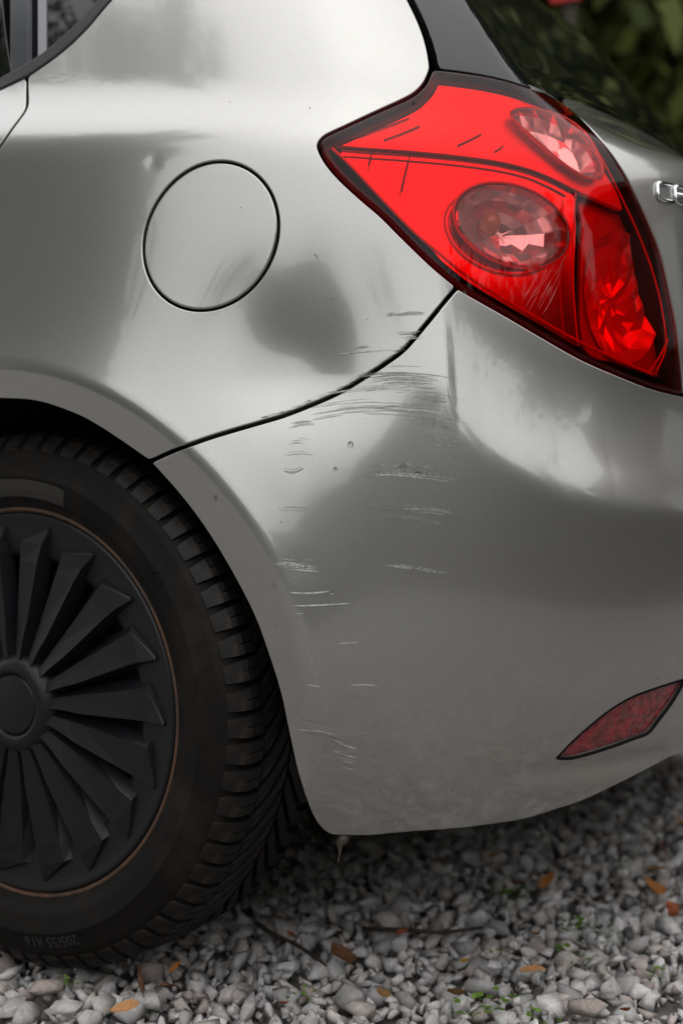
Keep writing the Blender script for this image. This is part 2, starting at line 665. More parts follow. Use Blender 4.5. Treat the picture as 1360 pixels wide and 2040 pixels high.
def panel(name, outline, m, parent, holes=(), step=0.006, gap=SHIFT, hole_gap=None, rad=0.0016, depth=0.012, off=0.0, offfn=None,
          coarse=None, edge_step=0.004, smoothcorner=2, obj=True):
    def prep(poly, d):
        p = np.asarray(poly, float)
        p = p if area2(p) > 0 else p[::-1]
        p = resample(dedupe(p, 0.0006), edge_step)
        if smoothcorner:
            for _ in range(smoothcorner):
                p = 0.25 * np.roll(p, 1, 0) + 0.5 * p + 0.25 * np.roll(p, -1, 0)
        p = inset(p, d) if d else p
        return dedupe(p, edge_step * 0.35)
    O = prep(outline, gap)
    HS = [prep(h, -(gap if hole_gap is None else hole_gap)) for h in holes]
    lo, hi = O.min(0), O.max(0)
    gs, gz = np.meshgrid(np.arange(lo[0], hi[0], step), np.arange(lo[1], hi[1], step), indexing='ij')
    G = np.stack([gs.ravel(), gz.ravel()], -1)
    G[:, 1] += (np.floor((G[:, 0] - lo[0]) / step + .5) % 2) * step * 0.5
    if coarse:
        k = (np.floor((G[:, 0] - lo[0]) / step + .5) % 5 == 0) & (np.floor((G[:, 1] - lo[1]) / step + .01) % 5 == 0)
        G = G[(G[:, 0] < coarse[1]) & (G[:, 0] > coarse[0]) | k]
    m_in = inside(O, G)
    G = G[m_in]
    B = np.concatenate([O] + HS)
    for h in HS:
        G = G[~inside(h, G)]
    G = G[~near_pts(G, B, step * 0.55)]
    pts = np.concatenate([B, G])
    edges = []
    o = 0
    for L in [O] + HS:
        n = len(L)
        edges += [(o + i, o + (i + 1) % n) for i in range(n)]
        o += n
    vc, ve, vf, ov, oe, of = delaunay_2d_cdt([Vector(p) for p in pts], edges, [], 0, 1e-6, True)
    V2 = np.array([(v.x, v.y) for v in vc])
    F = np.array([f for f in vf if len(f) == 3])
    cen = V2[F].mean(1)
    k = inside(O, cen)
    for h in HS:
        k &= ~inside(h, cen)
    F = F[k]
    a = V2[F]
    ar = (a[:, 1, 0] - a[:, 0, 0]) * (a[:, 2, 1] - a[:, 0, 1]) - (a[:, 2, 0] - a[:, 0, 0]) * (a[:, 1, 1] - a[:, 0, 1])
    F[ar < 0] = F[ar < 0][:, ::-1]
    offv = np.full(len(V2), off) if offfn is None else offfn(V2[:, 0], V2[:, 1]) + off
    P = surf(V2[:, 0], V2[:, 1], offv)
    if offfn is None:
        N = nrm(V2[:, 0], V2[:, 1])
    else:
        e = 5e-4
        s_, z_ = V2[:, 0], V2[:, 1]
        N = np.cross(surf(s_ + e, z_, offfn(s_ + e, z_)) - surf(s_ - e, z_, offfn(s_ - e, z_)),
                     surf(s_, z_ + e, offfn(s_, z_ + e)) - surf(s_, z_ - e, offfn(s_, z_ - e)))
        N /= np.linalg.norm(N, axis=1, keepdims=True)
    V, NN, FF = [P], [N], [F]
    base = len(P)
    for li, L in enumerate([O] + HS):
        on = vnorm(L) * (1 if li == 0 else -1)
        q = L + on * 1e-3
        ob = np.full(len(L), off) if offfn is None else offfn(L[:, 0], L[:, 1]) + off
        pb = surf(L[:, 0], L[:, 1], ob)
        nb = nrm(L[:, 0], L[:, 1])
        t = surf(q[:, 0], q[:, 1], ob) - pb
        t -= nb * np.sum(t * nb, 1, keepdims=True)
        t /= np.linalg.norm(t, axis=1, keepdims=True)
        n = len(L)
        prev = None
        rings = [(0.0, 0.0, 0.0)] + [(rad * math.sin(f), rad * (1 - math.cos(f)), f) for f in (0.5, 1.0, math.pi / 2)] + [(rad, depth, math.pi / 2)]
        for (dt, dn, f) in rings:
            V.append(pb + t * dt - nb * dn)
            NN.append(nb * math.cos(f) + t * math.sin(f))
            cur = base + np.arange(n)
            if prev is not None:
                a_, b_, c_, d_ = prev, np.roll(prev, -1), np.roll(cur, -1), cur
                q1, q2 = np.stack([a_, d_, b_], -1), np.stack([b_, d_, c_], -1)
                if li > 0:
                    q1, q2 = q1[:, ::-1], q2[:, ::-1]
                FF += [q1, q2]
            prev = cur
            base += n
    me = np_mesh(name, np.concatenate(V), np.concatenate(FF), np.concatenate(NN))
    return link(name, me, m, parent) if obj else me


car = empty('car', (0, 0, 0))
tag(car, 'silver hatchback with dented rear quarter and scratched bumper standing on gravel', 'car')

# --- traced lines (photo points), shared by neighbouring panels
L_SEAM = [(297, 921), (340, 901), (400, 878), (450, 862), (525, 840), (576, 824), (665, 787), (722, 754), (775, 719), (806, 695),
          (841, 655), (876, 613), (911, 571)]
L_ARCH = [(0, 797), (75, 803), (150, 828), (200, 855), (250, 888), (297, 921)]
L_ARCH2 = [(297, 921), (350, 980), (400, 1045), (450, 1125), (500, 1220), (530, 1300), (555, 1380), (572, 1460), (590, 1540), (615, 1615),
           (635, 1650), (657, 1667)]
L_BOT = [(657, 1667), (735, 1668), (800, 1662), (900, 1655), (960, 1648), (1040, 1636), (1100, 1618), (1160, 1598), (1220, 1570),
         (1280, 1540), (1340, 1508)]
L_LAMP_TL = [(633, 290), (645, 273), (690, 251), (746, 225), (802, 200), (827, 186), (844, 169), (853, 152), (859, 137)]
L_LAMP_TOP = [(859, 137), (878, 138), (920, 143), (965, 150), (1010, 160), (1050, 172)]
L_LAMP_R = [(1050, 172), (1088, 187), (1129, 214), (1160, 240), (1190, 272), (1217, 308), (1245, 353), (1273, 408), (1296, 460),
            (1315, 512), (1332, 587), (1346, 660), (1355, 734), (1359, 787)]
L_LAMP_B = [(1359, 787), (1301, 773), (1228, 745), (1154, 712), (1080, 670), (1007, 627), (933, 585), (911, 571)]
L_LAMP_BL = [(911, 571), (860, 528), (802, 472), (760, 430), (718, 394), (676, 355), (648, 321), (633, 290)]
L_QTOP = [(859, 137), (851, 92), (836, 48), (813, 0), (790, -45), (755, -110), (712, -175)]
L_WIN = [(219, 0), (200, 22), (175, 52), (142, 85), (112, 110), (82, 132), (54, 151)]
L_WINUP = [(400, -170), (320, -105), (260, -45), (219, 0)]
L_DOOR = [(54, 151), (54, 180), (54, 210), (45, 228), (25, 255), (0, 292)]

seam, arch, arch2, bot = seg(L_SEAM), seg(L_ARCH), seg(L_ARCH2), seg(L_BOT)
l_tl, l_top, l_r, l_b, l_bl = seg(L_LAMP_TL), seg(L_LAMP_TOP), seg(L_LAMP_R), seg(L_LAMP_B), seg(L_LAMP_BL)
qtop, win, winup, door = seg(L_QTOP), seg(L_WIN), seg(L_WINUP), seg(L_DOOR)
FUEL = [(283, 490), (298, 425), (331, 376), (385, 336), (450, 321), (505, 340), (541, 385), (555, 440), (546, 505), (512, 563), (460, 605),
        (395, 624), (338, 600), (298, 548)]
fuel = unproj(FUEL)
fc = fuel.mean(0)
fa = np.arctan2(fuel[:, 1] - fc[1], fuel[:, 0] - fc[0])
fr = np.hypot(*(fuel - fc).T)
Am = np.stack([np.ones_like(fa), np.cos(fa), np.sin(fa), np.cos(2 * fa), np.sin(2 * fa)], -1)
co = np.linalg.lstsq(Am, fr, rcond=None)[0]
ta = np.linspace(0, 2 * math.pi, 120, endpoint=False)
fuel = fc + np.stack([np.cos(ta), np.sin(ta)], -1) * (np.stack([np.ones_like(ta), np.cos(ta), np.sin(ta), np.cos(2 * ta), np.sin(2 * ta)], -1) @ co)[:, None]


def mir(p):
    q = p[::-1].copy()
    q[:, 0] = 2 * S_MID - q[:, 0]
    return q


# arch in front of the frame: circle about the axle
ang = np.radians(np.arange(150, 92, -3.0))
arch_f = np.stack([-XA + 0.328 * np.cos(ang), WZ + 0.328 * np.sin(ang)], -1)
arch_f = arch_f[arch_f[:, 0] < arch[0, 0] - 0.01]
d_end = door[-1]
door_ext = np.array([d_end, d_end + [-0.05, -0.08], d_end + [-0.11, -0.19], [-XA - 0.31, 0.60], arch_f[0]])
quarter = np.concatenate([seam, l_bl, l_tl[:-1], qtop, winup[:-1], win[:-1], door, door_ext[1:-1], arch_f, arch[:-1]])
panel('quarter_panel', quarter, M['paint'], car, holes=[fuel], hole_gap=0.0022, step=0.0055)
panel('fuel_door', fuel, M['paint'], car, gap=0.0040, step=0.0055, rad=0.0022)

REFL = [(1108, 1511), (1133, 1484), (1170, 1450), (1214, 1415), (1258, 1389), (1303, 1372), (1340, 1360), (1366, 1352)]
REFL2 = [(1366, 1352), (1358, 1368), (1336, 1404), (1311, 1437), (1291, 1461), (1258, 1474), (1214, 1490), (1159, 1507), (1130, 1512), (1108, 1511)]
refl = np.concatenate([seg(REFL)[:-1], seg(REFL2)[:-1]])
zb = bot[-1, 1]
rear_bot = np.array([[S_MID - 0.3, zb - 0.004], [S_MID, zb - 0.005]])
z_tb = l_r[-1, 1]
bump_half_bot = np.concatenate([arch2[:-1], bot, rear_bot])
bump_half_top = np.concatenate([[[S_MID, z_tb]], l_b, seam[::-1]])
bump_half = np.concatenate([bump_half_bot, bump_half_top[:-1]])
h1 = np.concatenate([seam[::-1], arch2[1:-1], bot, rear_bot])      # left side: lamp corner -> seam -> arch -> bottom -> rear middle
full = np.concatenate([h1, mir(h1)[1:], mir(np.concatenate([[[S_MID, z_tb]], l_b]))[:-1], np.concatenate([[[S_MID, z_tb]], l_b])])
bumper = panel('rear_bumper', full, M['paint'], car, holes=[refl], hole_gap=0.0005, step=0.005, coarse=(-9, S_MID - 0.2))

# tailgate and rear window
g_base = seg([(1050, 172), (1120, 191), (1187, 217), (1245, 244)])
zg = g_base[-1, 1]
tail_top = np.concatenate([g_base, [[g_base[-1, 0] + 0.08, zg + 0.002], [S_MID, zg + 0.006]]])
th = np.concatenate([[[S_MID, z_tb]], l_r[::-1], tail_top[1:]])
tail_full = np.concatenate([th, mir(th)[1:-1]])
tailgate = panel('tailgate', tail_full, M['paint'], car, step=0.006, coarse=(-9, S_MID - 0.25))
L_GLE = [(872, 134), (863, 92), (848, 48), (826, 0), (803, -45), (768, -110), (725, -175)]
gle = seg(L_GLE)
zt = gle[-1, 1]
gh = np.concatenate([[[S_MID, zt + 0.10], [gle[-1, 0] + 0.25, zt + 0.085]], gle[::-1], l_top[3:], tail_top[1:]])
panel('rear_window', np.concatenate([gh, mir(gh)[1:-1]]), M['dark_glass'], car, step=0.006, off=-0.002, coarse=(-9, S_MID - 0.3))

# side glass, seals and the door
trim_in = [(400 - 14, -184), (306, -119), (246, -59), (205, -8), (187, 12), (162, 42), (129, 73), (99, 98), (70, 119), (40, 138)]
t_in = seg(trim_in)
dw = seg([(54, 151), (25, 165), (0, 177)])
dwi = seg([(40, 138), (20, 148), (0, 159)])
far_s = -0.75
slope = (dw[-1, 1] - dw[0, 1]) / (dw[-1, 0] - dw[0, 0])
ext = np.array([[far_s, dw[-1, 1] - 0.04]])
ztop = winup[0, 1]
trim = np.concatenate([winup[:-1], win[:-1], dw, ext, ext + [[0, 0.012]], dwi[::-1], t_in[::-1][1:]])
panel('window_seal', trim, M['rubber_seal'], car, step=0.006, gap=0.0006, rad=0.003, off=0.0015)
qg_l = seg([(92, 113), (92, 60), (92, 0), (92, -80), (92, -150)])
ql2 = seg([(100, 96), (127, 72), (160, 40), (185, 10), (203, -8), (244, -59), (304, -119), (384, -184)])
panel('quarter_window', np.concatenate([ql2, [[qg_l[-1, 0], ql2[-1, 1]]], qg_l[::-1]]), M['dark_glass'], car, step=0.008, gap=0.0, off=-0.004)


def strip(name, x0, x1, m, off, y_lo0, y_lo1):
    a = seg([(x0, y_lo0), (x0, 40), (x0, -60), (x0, -160)])
    b = seg([(x1, y_lo1), (x1, 40), (x1, -60), (x1, -160)])
    return panel(name, np.concatenate([a, b[::-1]]), m, car, step=0.008, gap=0.0003, rad=0.001, off=off)


strip('glass_edge_strip', 73, 88, M['grey_strip'], -0.0035, 124, 116)
strip('pillar_gap', 61, 72, M['black'], -0.007, 130, 124)
strip('door_frame_edge', 55, 61, M['gloss_trim'], -0.001, 136, 130)
strip('door_pillar', 20, 54, M['gloss_trim'], -0.002, 148, 138)
pl = seg([(19, 149), (10, 100), (2, 40), (-6, -60), (-12, -160)])
dgl = np.concatenate([pl, [[far_s, pl[-1, 1]]], [[far_s, dwi[-1, 1] - 0.04]], [dwi[-1]]])
panel('door_window', dgl, M['dark_glass'], car, step=0.012, gap=0.0, off=-0.005)
door_poly = np.concatenate([door, door_ext[1:-1], [[-XA - 0.345, 0.50], [-XA - 0.36, 0.24], [far_s, 0.24]], ext, dw[::-1][:-1]])
panel('rear_door', door_poly, M['paint'], car, step=0.012)
# front part of the body side, out of frame
V, F = [], []
ss, zz = np.linspace(-2.6, far_s - 0.006, 30), np.linspace(0.24, 1.30, 60)
gs, gz = np.meshgrid(ss, zz, indexing='ij')
idx = np.arange(gs.size).reshape(gs.shape)
Fq = np.stack([idx[:-1, :-1], idx[1:, :-1], idx[1:, 1:], idx[:-1, 1:]], -1).reshape(-1, 4)
link('front_door', np_mesh('front_door', surf(gs.ravel(), gz.ravel()), Fq, nrm(gs.ravel(), gz.ravel())), M['paint'], car)

# black inner shell added to block light behind every gap; underbody and roof
ss, zz = np.linspace(-2.6, S_END + 2.2, 260), np.linspace(0.23, 1.28, 70)
gs, gz = np.meshgrid(ss, zz, indexing='ij')
P = surf0(gs.ravel(), gz.ravel()) - nrm0(gs.ravel(), gz.ravel()) * 0.095
idx = np.arange(gs.size).reshape(gs.shape)
Fq = np.stack([idx[:-1, :-1], idx[1:, :-1], idx[1:, 1:], idx[:-1, 1:]], -1).reshape(-1, 4)
c = P[Fq].mean(1)
Fq = Fq[~((np.hypot(c[:, 0] - WX, c[:, 2] - WZ) < 0.37) & (c[:, 1] < 0.3))]
link('light_block_shell', np_mesh('light_block_shell', P, Fq), M['black'], car)
mb = MB()
mb.box((-3.2, 0.36, 0.215), (0.46, 1.60, 0.235))
mb.box((0.40, 0.20, 0.236), (0.48, 1.60, 0.25))
mb.box((-3.2, 0.06, 0.215), (-0.38, 0.30, 0.235))
mb.build('underbody', M['black'], car)
mb = MB()
mb.box((-3.0, 0.22, 1.285), (-0.08, 1.57, 1.32))
mb.build('roof', M['paint'], car)
# wheel arch liner
mb = MB()
a = np.radians(np.linspace(-4, 192, 50))
for k in range(len(a) - 1):
    p = [(WX + 0.352 * math.cos(t), y, WZ + 0.352 * math.sin(t)) for t in (a[k], a[k + 1]) for y in (0.05 if math.cos(t) < 0.3 else 0.05 + 0.09 * (math.cos(t) - 0.3), 0.34)]
    mb.add(p, [(0, 1, 3, 2)])
mb.add([(WX, 0.335, WZ)] + [(WX + 0.352 * math.cos(t), 0.335, WZ + 0.352 * math.sin(t)) for t in a], [(0, i, i + 1) for i in range(1, len(a))])
mb.build('wheel_arch_liner', M['liner'], car)

# bumper reflector in its recess
M['refl_red'] = simple('red_reflex_lens', (0.10, 0.004, 0.006), 0.10, coat=1.0, bump=(170, 0.7, 0.002), var=(110, (0.22, 0.012, 0.014), 0.45, 0.6))
panel('bumper_reflector', refl, M['refl_red'], car, step=0.005, gap=0.0032, rad=0.0015, off=-0.0035, depth=0.006)
panel('reflector_recess', refl, M['black'], car, step=0.008, gap=-0.002, off=-0.011, rad=0.0005, depth=0.001)


def _black_ring():  # black ring added over the hole edge that caught the light
    q = resample(dedupe(refl, 0.0006), 0.004)
    P = surf(q[:, 0], q[:, 1], np.full(len(q), -0.0013))
    mb = MB()
    mb.tube([tuple(p) for p in P] + [tuple(P[0])], 0.0019, 6, cap=False)
    mb.build('reflector_black_ring', M['black'], car, True)


_black_ring()

# ------------------------------------------------------------------ tail lamp (parts share the body surface, pushed in or out)
lamp = empty('tail_lamp')
lamp.parent = car
lamp_outline = np.concatenate([l_bl[:-1], l_tl[:-1], l_top[:-1], l_r[:-1], l_b[:-1]])


def pxpoly(px, off, closed=True, step=6):
    return seg(px, off, step, closed)


OV_C, OV_A, OV_B, OV_T = (1019, 449), 118, 77, math.radians(21)


def oval(k=1.0, dx=0, dy=0, n=48):
    t = np.linspace(0, 2 * math.pi, n, endpoint=False)
    a, b = OV_A * k * np.cos(t), OV_B * k * np.sin(t)
    return np.stack([OV_C[0] + dx + a * math.cos(OV_T) - b * math.sin(OV_T), OV_C[1] + dy + a * math.sin(OV_T) + b * math.cos(OV_T)], -1)


UPO = np.array([(1014, 226), (1030, 215), (1062, 215), (1100, 224), (1140, 243), (1170, 271), (1193, 309), (1202, 342), (1192, 358), (1162, 352),
                (1122, 327), (1072, 284), (1032, 248)], float)
ov_sz = unproj(oval())
up_sz = seg(UPO, 0, 6, True)


def lens_bulge(s, z):
    return np.full_like(s, 0.0015)


LG = 0.0048
panel('lens', lamp_outline, M['lens_red'], lamp, holes=[ov_sz, up_sz], hole_gap=0.0, gap=LG, step=0.006, rad=0.004, depth=0.010, off=0.001)
panel('clear_lens', ov_sz, M['lens_clear'], lamp, gap=0.0, step=0.006, rad=0.0002, depth=0.0006, off=0.0008)
panel('clear_lens', up_sz, M['lens_clear'], lamp, gap=0.0, step=0.006, rad=0.0002, depth=0.0006, off=0.0008)
panel('lamp_housing', lamp_outline, M['lamp_back'], lamp, gap=0.006, step=0.01, rad=0.001, depth=0.002, off=-0.050)
panel('lamp_seal', lamp_outline, M['rubber_seal'], lamp, holes=[inset(resample(dedupe(lamp_outline, .0006), .004), 0.0085)], hole_gap=0.0, gap=0.0012, step=0.004,
      rad=0.0008, depth=0.03, off=-0.010)


def recess(d0, kz=0.0, zref=0.8):
    return lambda s, z: -d0 + kz * (z - zref)


# upper reflector panel, leaning back so that it takes the sky
UPPER = [(657, 287), (704, 266), (760, 248), (816, 226), (850, 203), (866, 184), (873, 168), (881, 156), (930, 163), (1006, 179), (1060, 194),
         (1105, 216), (1148, 246), (1185, 290), (1215, 345), (1232, 395), (1240, 420)]
UPPER_B = [(1240, 420), (1190, 398), (1145, 378), (1105, 357), (1060, 338), (1000, 322), (920, 310), (820, 300), (720, 293), (657, 287)]
o1 = -0.012
poly = np.concatenate([seg(UPPER, o1)[:-1], seg(UPPER_B, o1)[:-1]])
panel('upper_reflector', poly, M['reflector_soft'], lamp, holes=[pxpoly(UPO, o1)], hole_gap=0.001, gap=0.0005, step=0.006, rad=0.001, depth=0.006, off=o1)
o2 = -0.018
LOWER = [(668, 297), (720, 300), (820, 309), (920, 319), (1000, 331), (1060, 347), (1105, 366), (1142, 387)]
LOWER_R = [(1142, 387), (1146, 450), (1143, 560), (1151, 690)]
LOWER_B = [(1151, 690), (1080, 648), (1000, 603), (930, 560), (880, 520), (860, 497), (800, 440), (740, 377), (690, 322), (668, 297)]
poly = np.concatenate([seg(LOWER, o2)[:-1], seg(LOWER_R, o2)[:-1], seg(LOWER_B, o2)[:-1]])
ovh = unproj(oval(1.06), o2)
panel('lower_reflector', poly, M['reflector'], lamp, holes=[ovh], hole_gap=0.0, gap=0.0005, step=0.006, rad=0.0015, depth=0.010, off=o2)
RB = [(1158, 400), (1230, 428), (1262, 470), (1290, 540), (1312, 620), (1328, 700), (1334, 752), (1290, 742), (1230, 722), (1165, 694), (1157, 560), (1160, 450)]
o3 = -0.024
M['side_refl'] = simple('smoked_reflector', (0.55, 0.14, 0.13), 0.3, metal=0.3, bump=(60, 0.3, 0.004))
t = np.linspace(0, 2 * math.pi, 22, endpoint=False)
rb = np.stack([1238 + 74 * np.cos(t) - 14 * np.sin(t), 592 + 40 * np.cos(t) + 128 * np.sin(t)], -1)
panel('side_reflector', pxpoly(RB, o3), M['side_refl'], lamp, holes=[unproj(rb, o3)], hole_gap=0.0, gap=0.0, step=0.008, rad=0.001, depth=0.006, off=o3)


def bowl(name, c, out, o_rim, depth, m, flat=True, nr=6, k=1.0, power=0.6, jit=0.0):
    C = unproj([c], o_rim)[0]
    B = unproj(out, o_rim)
    n = len(B)
    V, F = [], []
    rs = np.linspace(1, 0.06, nr)
    for t in rs:
        q = C + (B - C) * t
        d = depth * (1 - t ** 2) ** power + jit * rng.uniform(-1, 1, n) * (t < 0.97)
        V.append(surf(q[:, 0], q[:, 1], o_rim - d))
    V = np.concatenate(V)
    for i in range(nr - 1):
        for j in range(n):
            a, b = i * n + j, i * n + (j + 1) % n
            F.append((a, a + n, b + n, b))
    F.append(tuple((nr - 1) * n + j for j in range(n)))
    me = np_mesh(name, V, F, smooth=not flat)
    return link(name, me, m, lamp)


def tube_px(name, px, off, r, m, parent, closed=False, step=6, n=6):
    q = seg(px, off, step, closed) if not closed else unproj(catmull(px, step, True), off)
    P = surf(q[:, 0], q[:, 1], np.full(len(q), off))
    pts = [tuple(p) for p in P] + ([tuple(P[0])] if closed else [])
    mb = MB()
    mb.tube(pts, r, n, cap=not closed)
    return mb.build(name, m, parent, smooth=True)


M['refl_facet'] = simple('faceted_reflector', (0.85, 0.74, 0.72), 0.10, metal=0.75)
M['refl_facet_red'] = simple('faceted_reflector_behind_red', (0.95, 0.85, 0.84), 0.18, metal=0.45)
bowl('reflector_bowl', (1019, 449), oval(0.99, n=14), -0.006, 0.036, M['refl_facet'], True, 5, jit=0.0002)
bowl('reflector_bowl', (1115, 288), catmull(UPO, 26, True), -0.005, 0.028, M['refl_facet'], True, 4, jit=0.0002)
bowl('reflector_bowl', (1236, 592), rb, -0.020, 0.018, M['refl_facet_red'], True, 6, jit=0.0026)
tube_px('oval_bezel', oval(1.03), -0.003, 0.0016, M['red_plastic'], lamp, True)
tube_px('oval_bezel', UPO, -0.003, 0.0010, M['red_plastic'], lamp, True)
tube_px('divider_rib', [(1146, 384), (1141, 470), (1140, 560), (1146, 640), (1151, 690)], -0.006, 0.0010, M['red_plastic'], lamp)
tube_px('border_rib', [(662, 296), (700, 332), (760, 396), (820, 458), (872, 503), (930, 550), (1000, 594), (1080, 640), (1151, 680), (1230, 717), (1300, 747)],
        -0.005, 0.0017, M['red_plastic'], lamp)
tube_px('border_rib', [(1306, 742), (1325, 690), (1318, 620), (1300, 545), (1272, 470), (1240, 400), (1205, 330), (1165, 262)], -0.005, 0.0011, M['red_plastic'], lamp)
tube_px('border_rib', [(1289, 745), (1310, 715), (1330, 676)], -0.004, 0.0011, M['red_plastic'], lamp)
tube_px('shelf_edge', [(668, 294), (720, 297), (820, 305), (920, 315), (1000, 327), (1060, 342), (1105, 362), (1142, 382)], -0.010, 0.0017, M['lamp_back'], lamp)
for px in ([(742, 300), (736, 318), (733, 330)], [(817, 309), (808, 345), (800, 382)], [(764, 279), (800, 266), (836, 251)], [(911, 290), (935, 279), (958, 267)],
           [(985, 302), (994, 297), (1001, 291)], [(700, 276), (760, 256), (815, 235)]):
    tube_px('reflector_slit', px, -0.0105, 0.0008, M['lamp_back'], lamp)
# bulb inside the oval
q = unproj([(975, 445)], -0.02)[0]
Pb = surf(q[:1], q[1:], np.array([-0.02]))[0]
bm = bmesh.new()
bmesh.ops.create_uvsphere(bm, u_segments=16, v_segments=10, radius=0.011)
bmesh.ops.scale(bm, vec=(1, 1, 1.25), verts=bm.verts)
me = bpy.data.meshes.new('bulb')
bm.to_mesh(me)
bm.free()
me.polygons.foreach_set('use_smooth', np.ones(len(me.polygons), dtype=bool))
link('bulb', me, M['bulb'], lamp, tuple(Pb))

# ------------------------------------------------------------------ wheel
M['tyre'] = simple('tyre_rubber', (0.0060, 0.0054, 0.0048), 0.65, spec=0.14, bump=(140, 0.25, 0.001), var=(14, (0.020, 0.0145, 0.010), 0.48, 0.75))
M['tread'] = simple('tread_rubber', (0.0080, 0.0072, 0.0064), 0.5, spec=0.22, bump=(220, 0.2, 0.001), var=(40, (0.050, 0.036, 0.026), 0.52, 0.78))
M['cover'] = simple('black_wheel_cover', (0.0075, 0.0080, 0.0098), 0.42, spec=0.28, bump=(500, 0.12, 0.0004), var=(60, (0.013, 0.013, 0.013), 0.55, 0.8))
M['rust'] = simple('rusty_rim_edge', (0.080, 0.037, 0.016), 0.7, bump=(200, 0.5, 0.001), var=(40, (0.035, 0.024, 0.018), 0.46, 0.62))
M['steel'] = simple('dirty_steel_wheel', (0.012, 0.011, 0.010), 0.7, var=(24, (0.10, 0.045, 0.018), 0.60, 0.72))
RT_ = 0.300
M['tyre_plate'] = simple('tyre_name_plate', (0.020, 0.018, 0.016), 0.55, bump=(900, 0.3, 0.0005))


def lathe(prof, n, a0=0.0):
    """prof: (r, y) around the axle; outside faces for profiles running from outer rim inwards"""
    V, F = [], []
    k = len(prof)
    for i in range(n):
        a = a0 + 2 * math.pi * i / n
        V += [(r * math.cos(a), y, r * math.sin(a)) for r, y in prof]
    for i in range(n):
        j = (i + 1) % n
        for q in range(k - 1):
            F.append((i * k + q, i * k + q + 1, j * k + q + 1, j * k + q))
    return V, F


def lathe_obj(name, prof, n, m, parent):
    V, F = lathe(prof, n)
    o = link(name, np_mesh(name, V, F, smooth=True), m, parent, (WX, 0, WZ))
    return o


tprof = [(.206, .060), (.2095, .043), (.2125, .0375), (.2155, .0365), (.222, .0325), (.2235, .0318), (.225, .0300), (.236, .0255), (.248, .0230),
         (.2495, .0225), (.251, .0220), (.2525, .0232), (.262, .0250), (.270, .0290), (.2715, .0292), (.273, .0300), (.278, .0335), (.283, .0400), (.287, .0480),
         (.2895, .058), (.2905, .085), (.291, .12), (.2905, .155), (.2895, .182), (.283, .205), (.26, .222), (.215, .205)]
tyre = lathe_obj('tyre', tprof[::-1], 160, M['tyre'], car)


def rtop(y):
    y = np.asarray(y, float)
    a = RT_ - 0.0035 * ((y - 0.12) / 0.07) ** 2
    a = np.where(y < 0.052, a - 5.5 * np.maximum(0.052 - y, 0) ** 1.5, a)
    return np.where(y > 0.188, a - 5.5 * np.maximum(y - 0.188, 0) ** 1.5, a)


def block_mesh(name, ys, ac, aw, sipe=None, hb=0.010):
    """ys: stations across; ac(y): centre arc position; aw(y): half width; sipe=(y0,y1)"""
    cols = [(-1, 0), (-0.86, 1), (-0.06, 1), (0, 0.62), (0.06, 1), (0.86, 1), (1, 0)]
    V, F = [], []
    n = len(cols)
    for y in ys:
        edge = (y == ys[0] or y == ys[-1])
        for (c, h) in cols:
            a = (ac(y) + c * aw(y)) / RT_
            if c == 0:
                h = h if (sipe and sipe[0] < y < sipe[1]) else 1
            r = float(rtop(y)) - (1 - h) * hb
            if edge and h > 0.5:
                r -= 0.0008
            V.append((r * math.cos(a), y, r * math.sin(a)))
    for i in range(len(ys) - 1):
        for j in range(n - 1):
            F.append((i * n + j, i * n + j + 1, (i + 1) * n + j + 1, (i + 1) * n + j))
    b = len(V)
    for (y, i0) in ((ys[0], 0), (ys[-1], (len(ys) - 1) * n)):
        idx = []
        for j in range(n):
            v = V[i0 + j]
            a = math.atan2(v[2], v[0])
            r = float(rtop(y)) - hb * 1.05
            V.append((r * math.cos(a), y, r * math.sin(a)))
        for j in range(n - 1):
            f = (i0 + j, i0 + j + 1, b + j + 1, b + j)
            F.append(f[::-1] if i0 == 0 else f)
        b += n
    me = np_mesh(name, V, F)
    me.materials.append(M['tread'])
    return me


PIT_A = 2 * math.pi * RT_ / 66
ysA = [0.0335, 0.037, 0.041, 0.046, 0.052, 0.055, 0.060, 0.066, 0.0705]
shoulder = block_mesh('shoulder_block', ysA, lambda y: 0.10 * (y - 0.05), lambda y: PIT_A * (0.435 if y > 0.045 else 0.435 - 5 * (0.045 - y)), sipe=(0.050, 0.067))
ysB = [0.0725, 0.082, 0.092, 0.102, 0.112, 0.1165]
sw = lambda y: 0.10 * (0.0705 - 0.05) + 0.75 * (y - 0.0705) + 9.0 * (y - 0.0705) ** 2
mid = block_mesh('tread_lug', ysB, sw, lambda y: PIT_A * 0.33, sipe=(0.08, 0.11))
ysC = [0.1205, 0.130, 0.140, 0.150, 0.160, 0.168, 0.174, 0.186, 0.196, 0.2045]
swc = lambda y: sw(0.237 - y) if y < 0.1665 else sw(0.0705) + 0.10 * (0.1665 - y)
far = block_mesh('tread_lug', ysC, lambda y: swc(y) + PIT_A * 0.5, lambda y: PIT_A * 0.36, sipe=(0.17, 0.20))
for i in range(66):
    for me, nm in ((shoulder, 'shoulder_block'), (mid, 'tread_lug'), (far, 'tread_lug')):
        o = link(nm, me, None, tyre)
        o.rotation_euler = (0, -2 * math.pi * i / 66 + rng.normal(0, 0.002), 0)


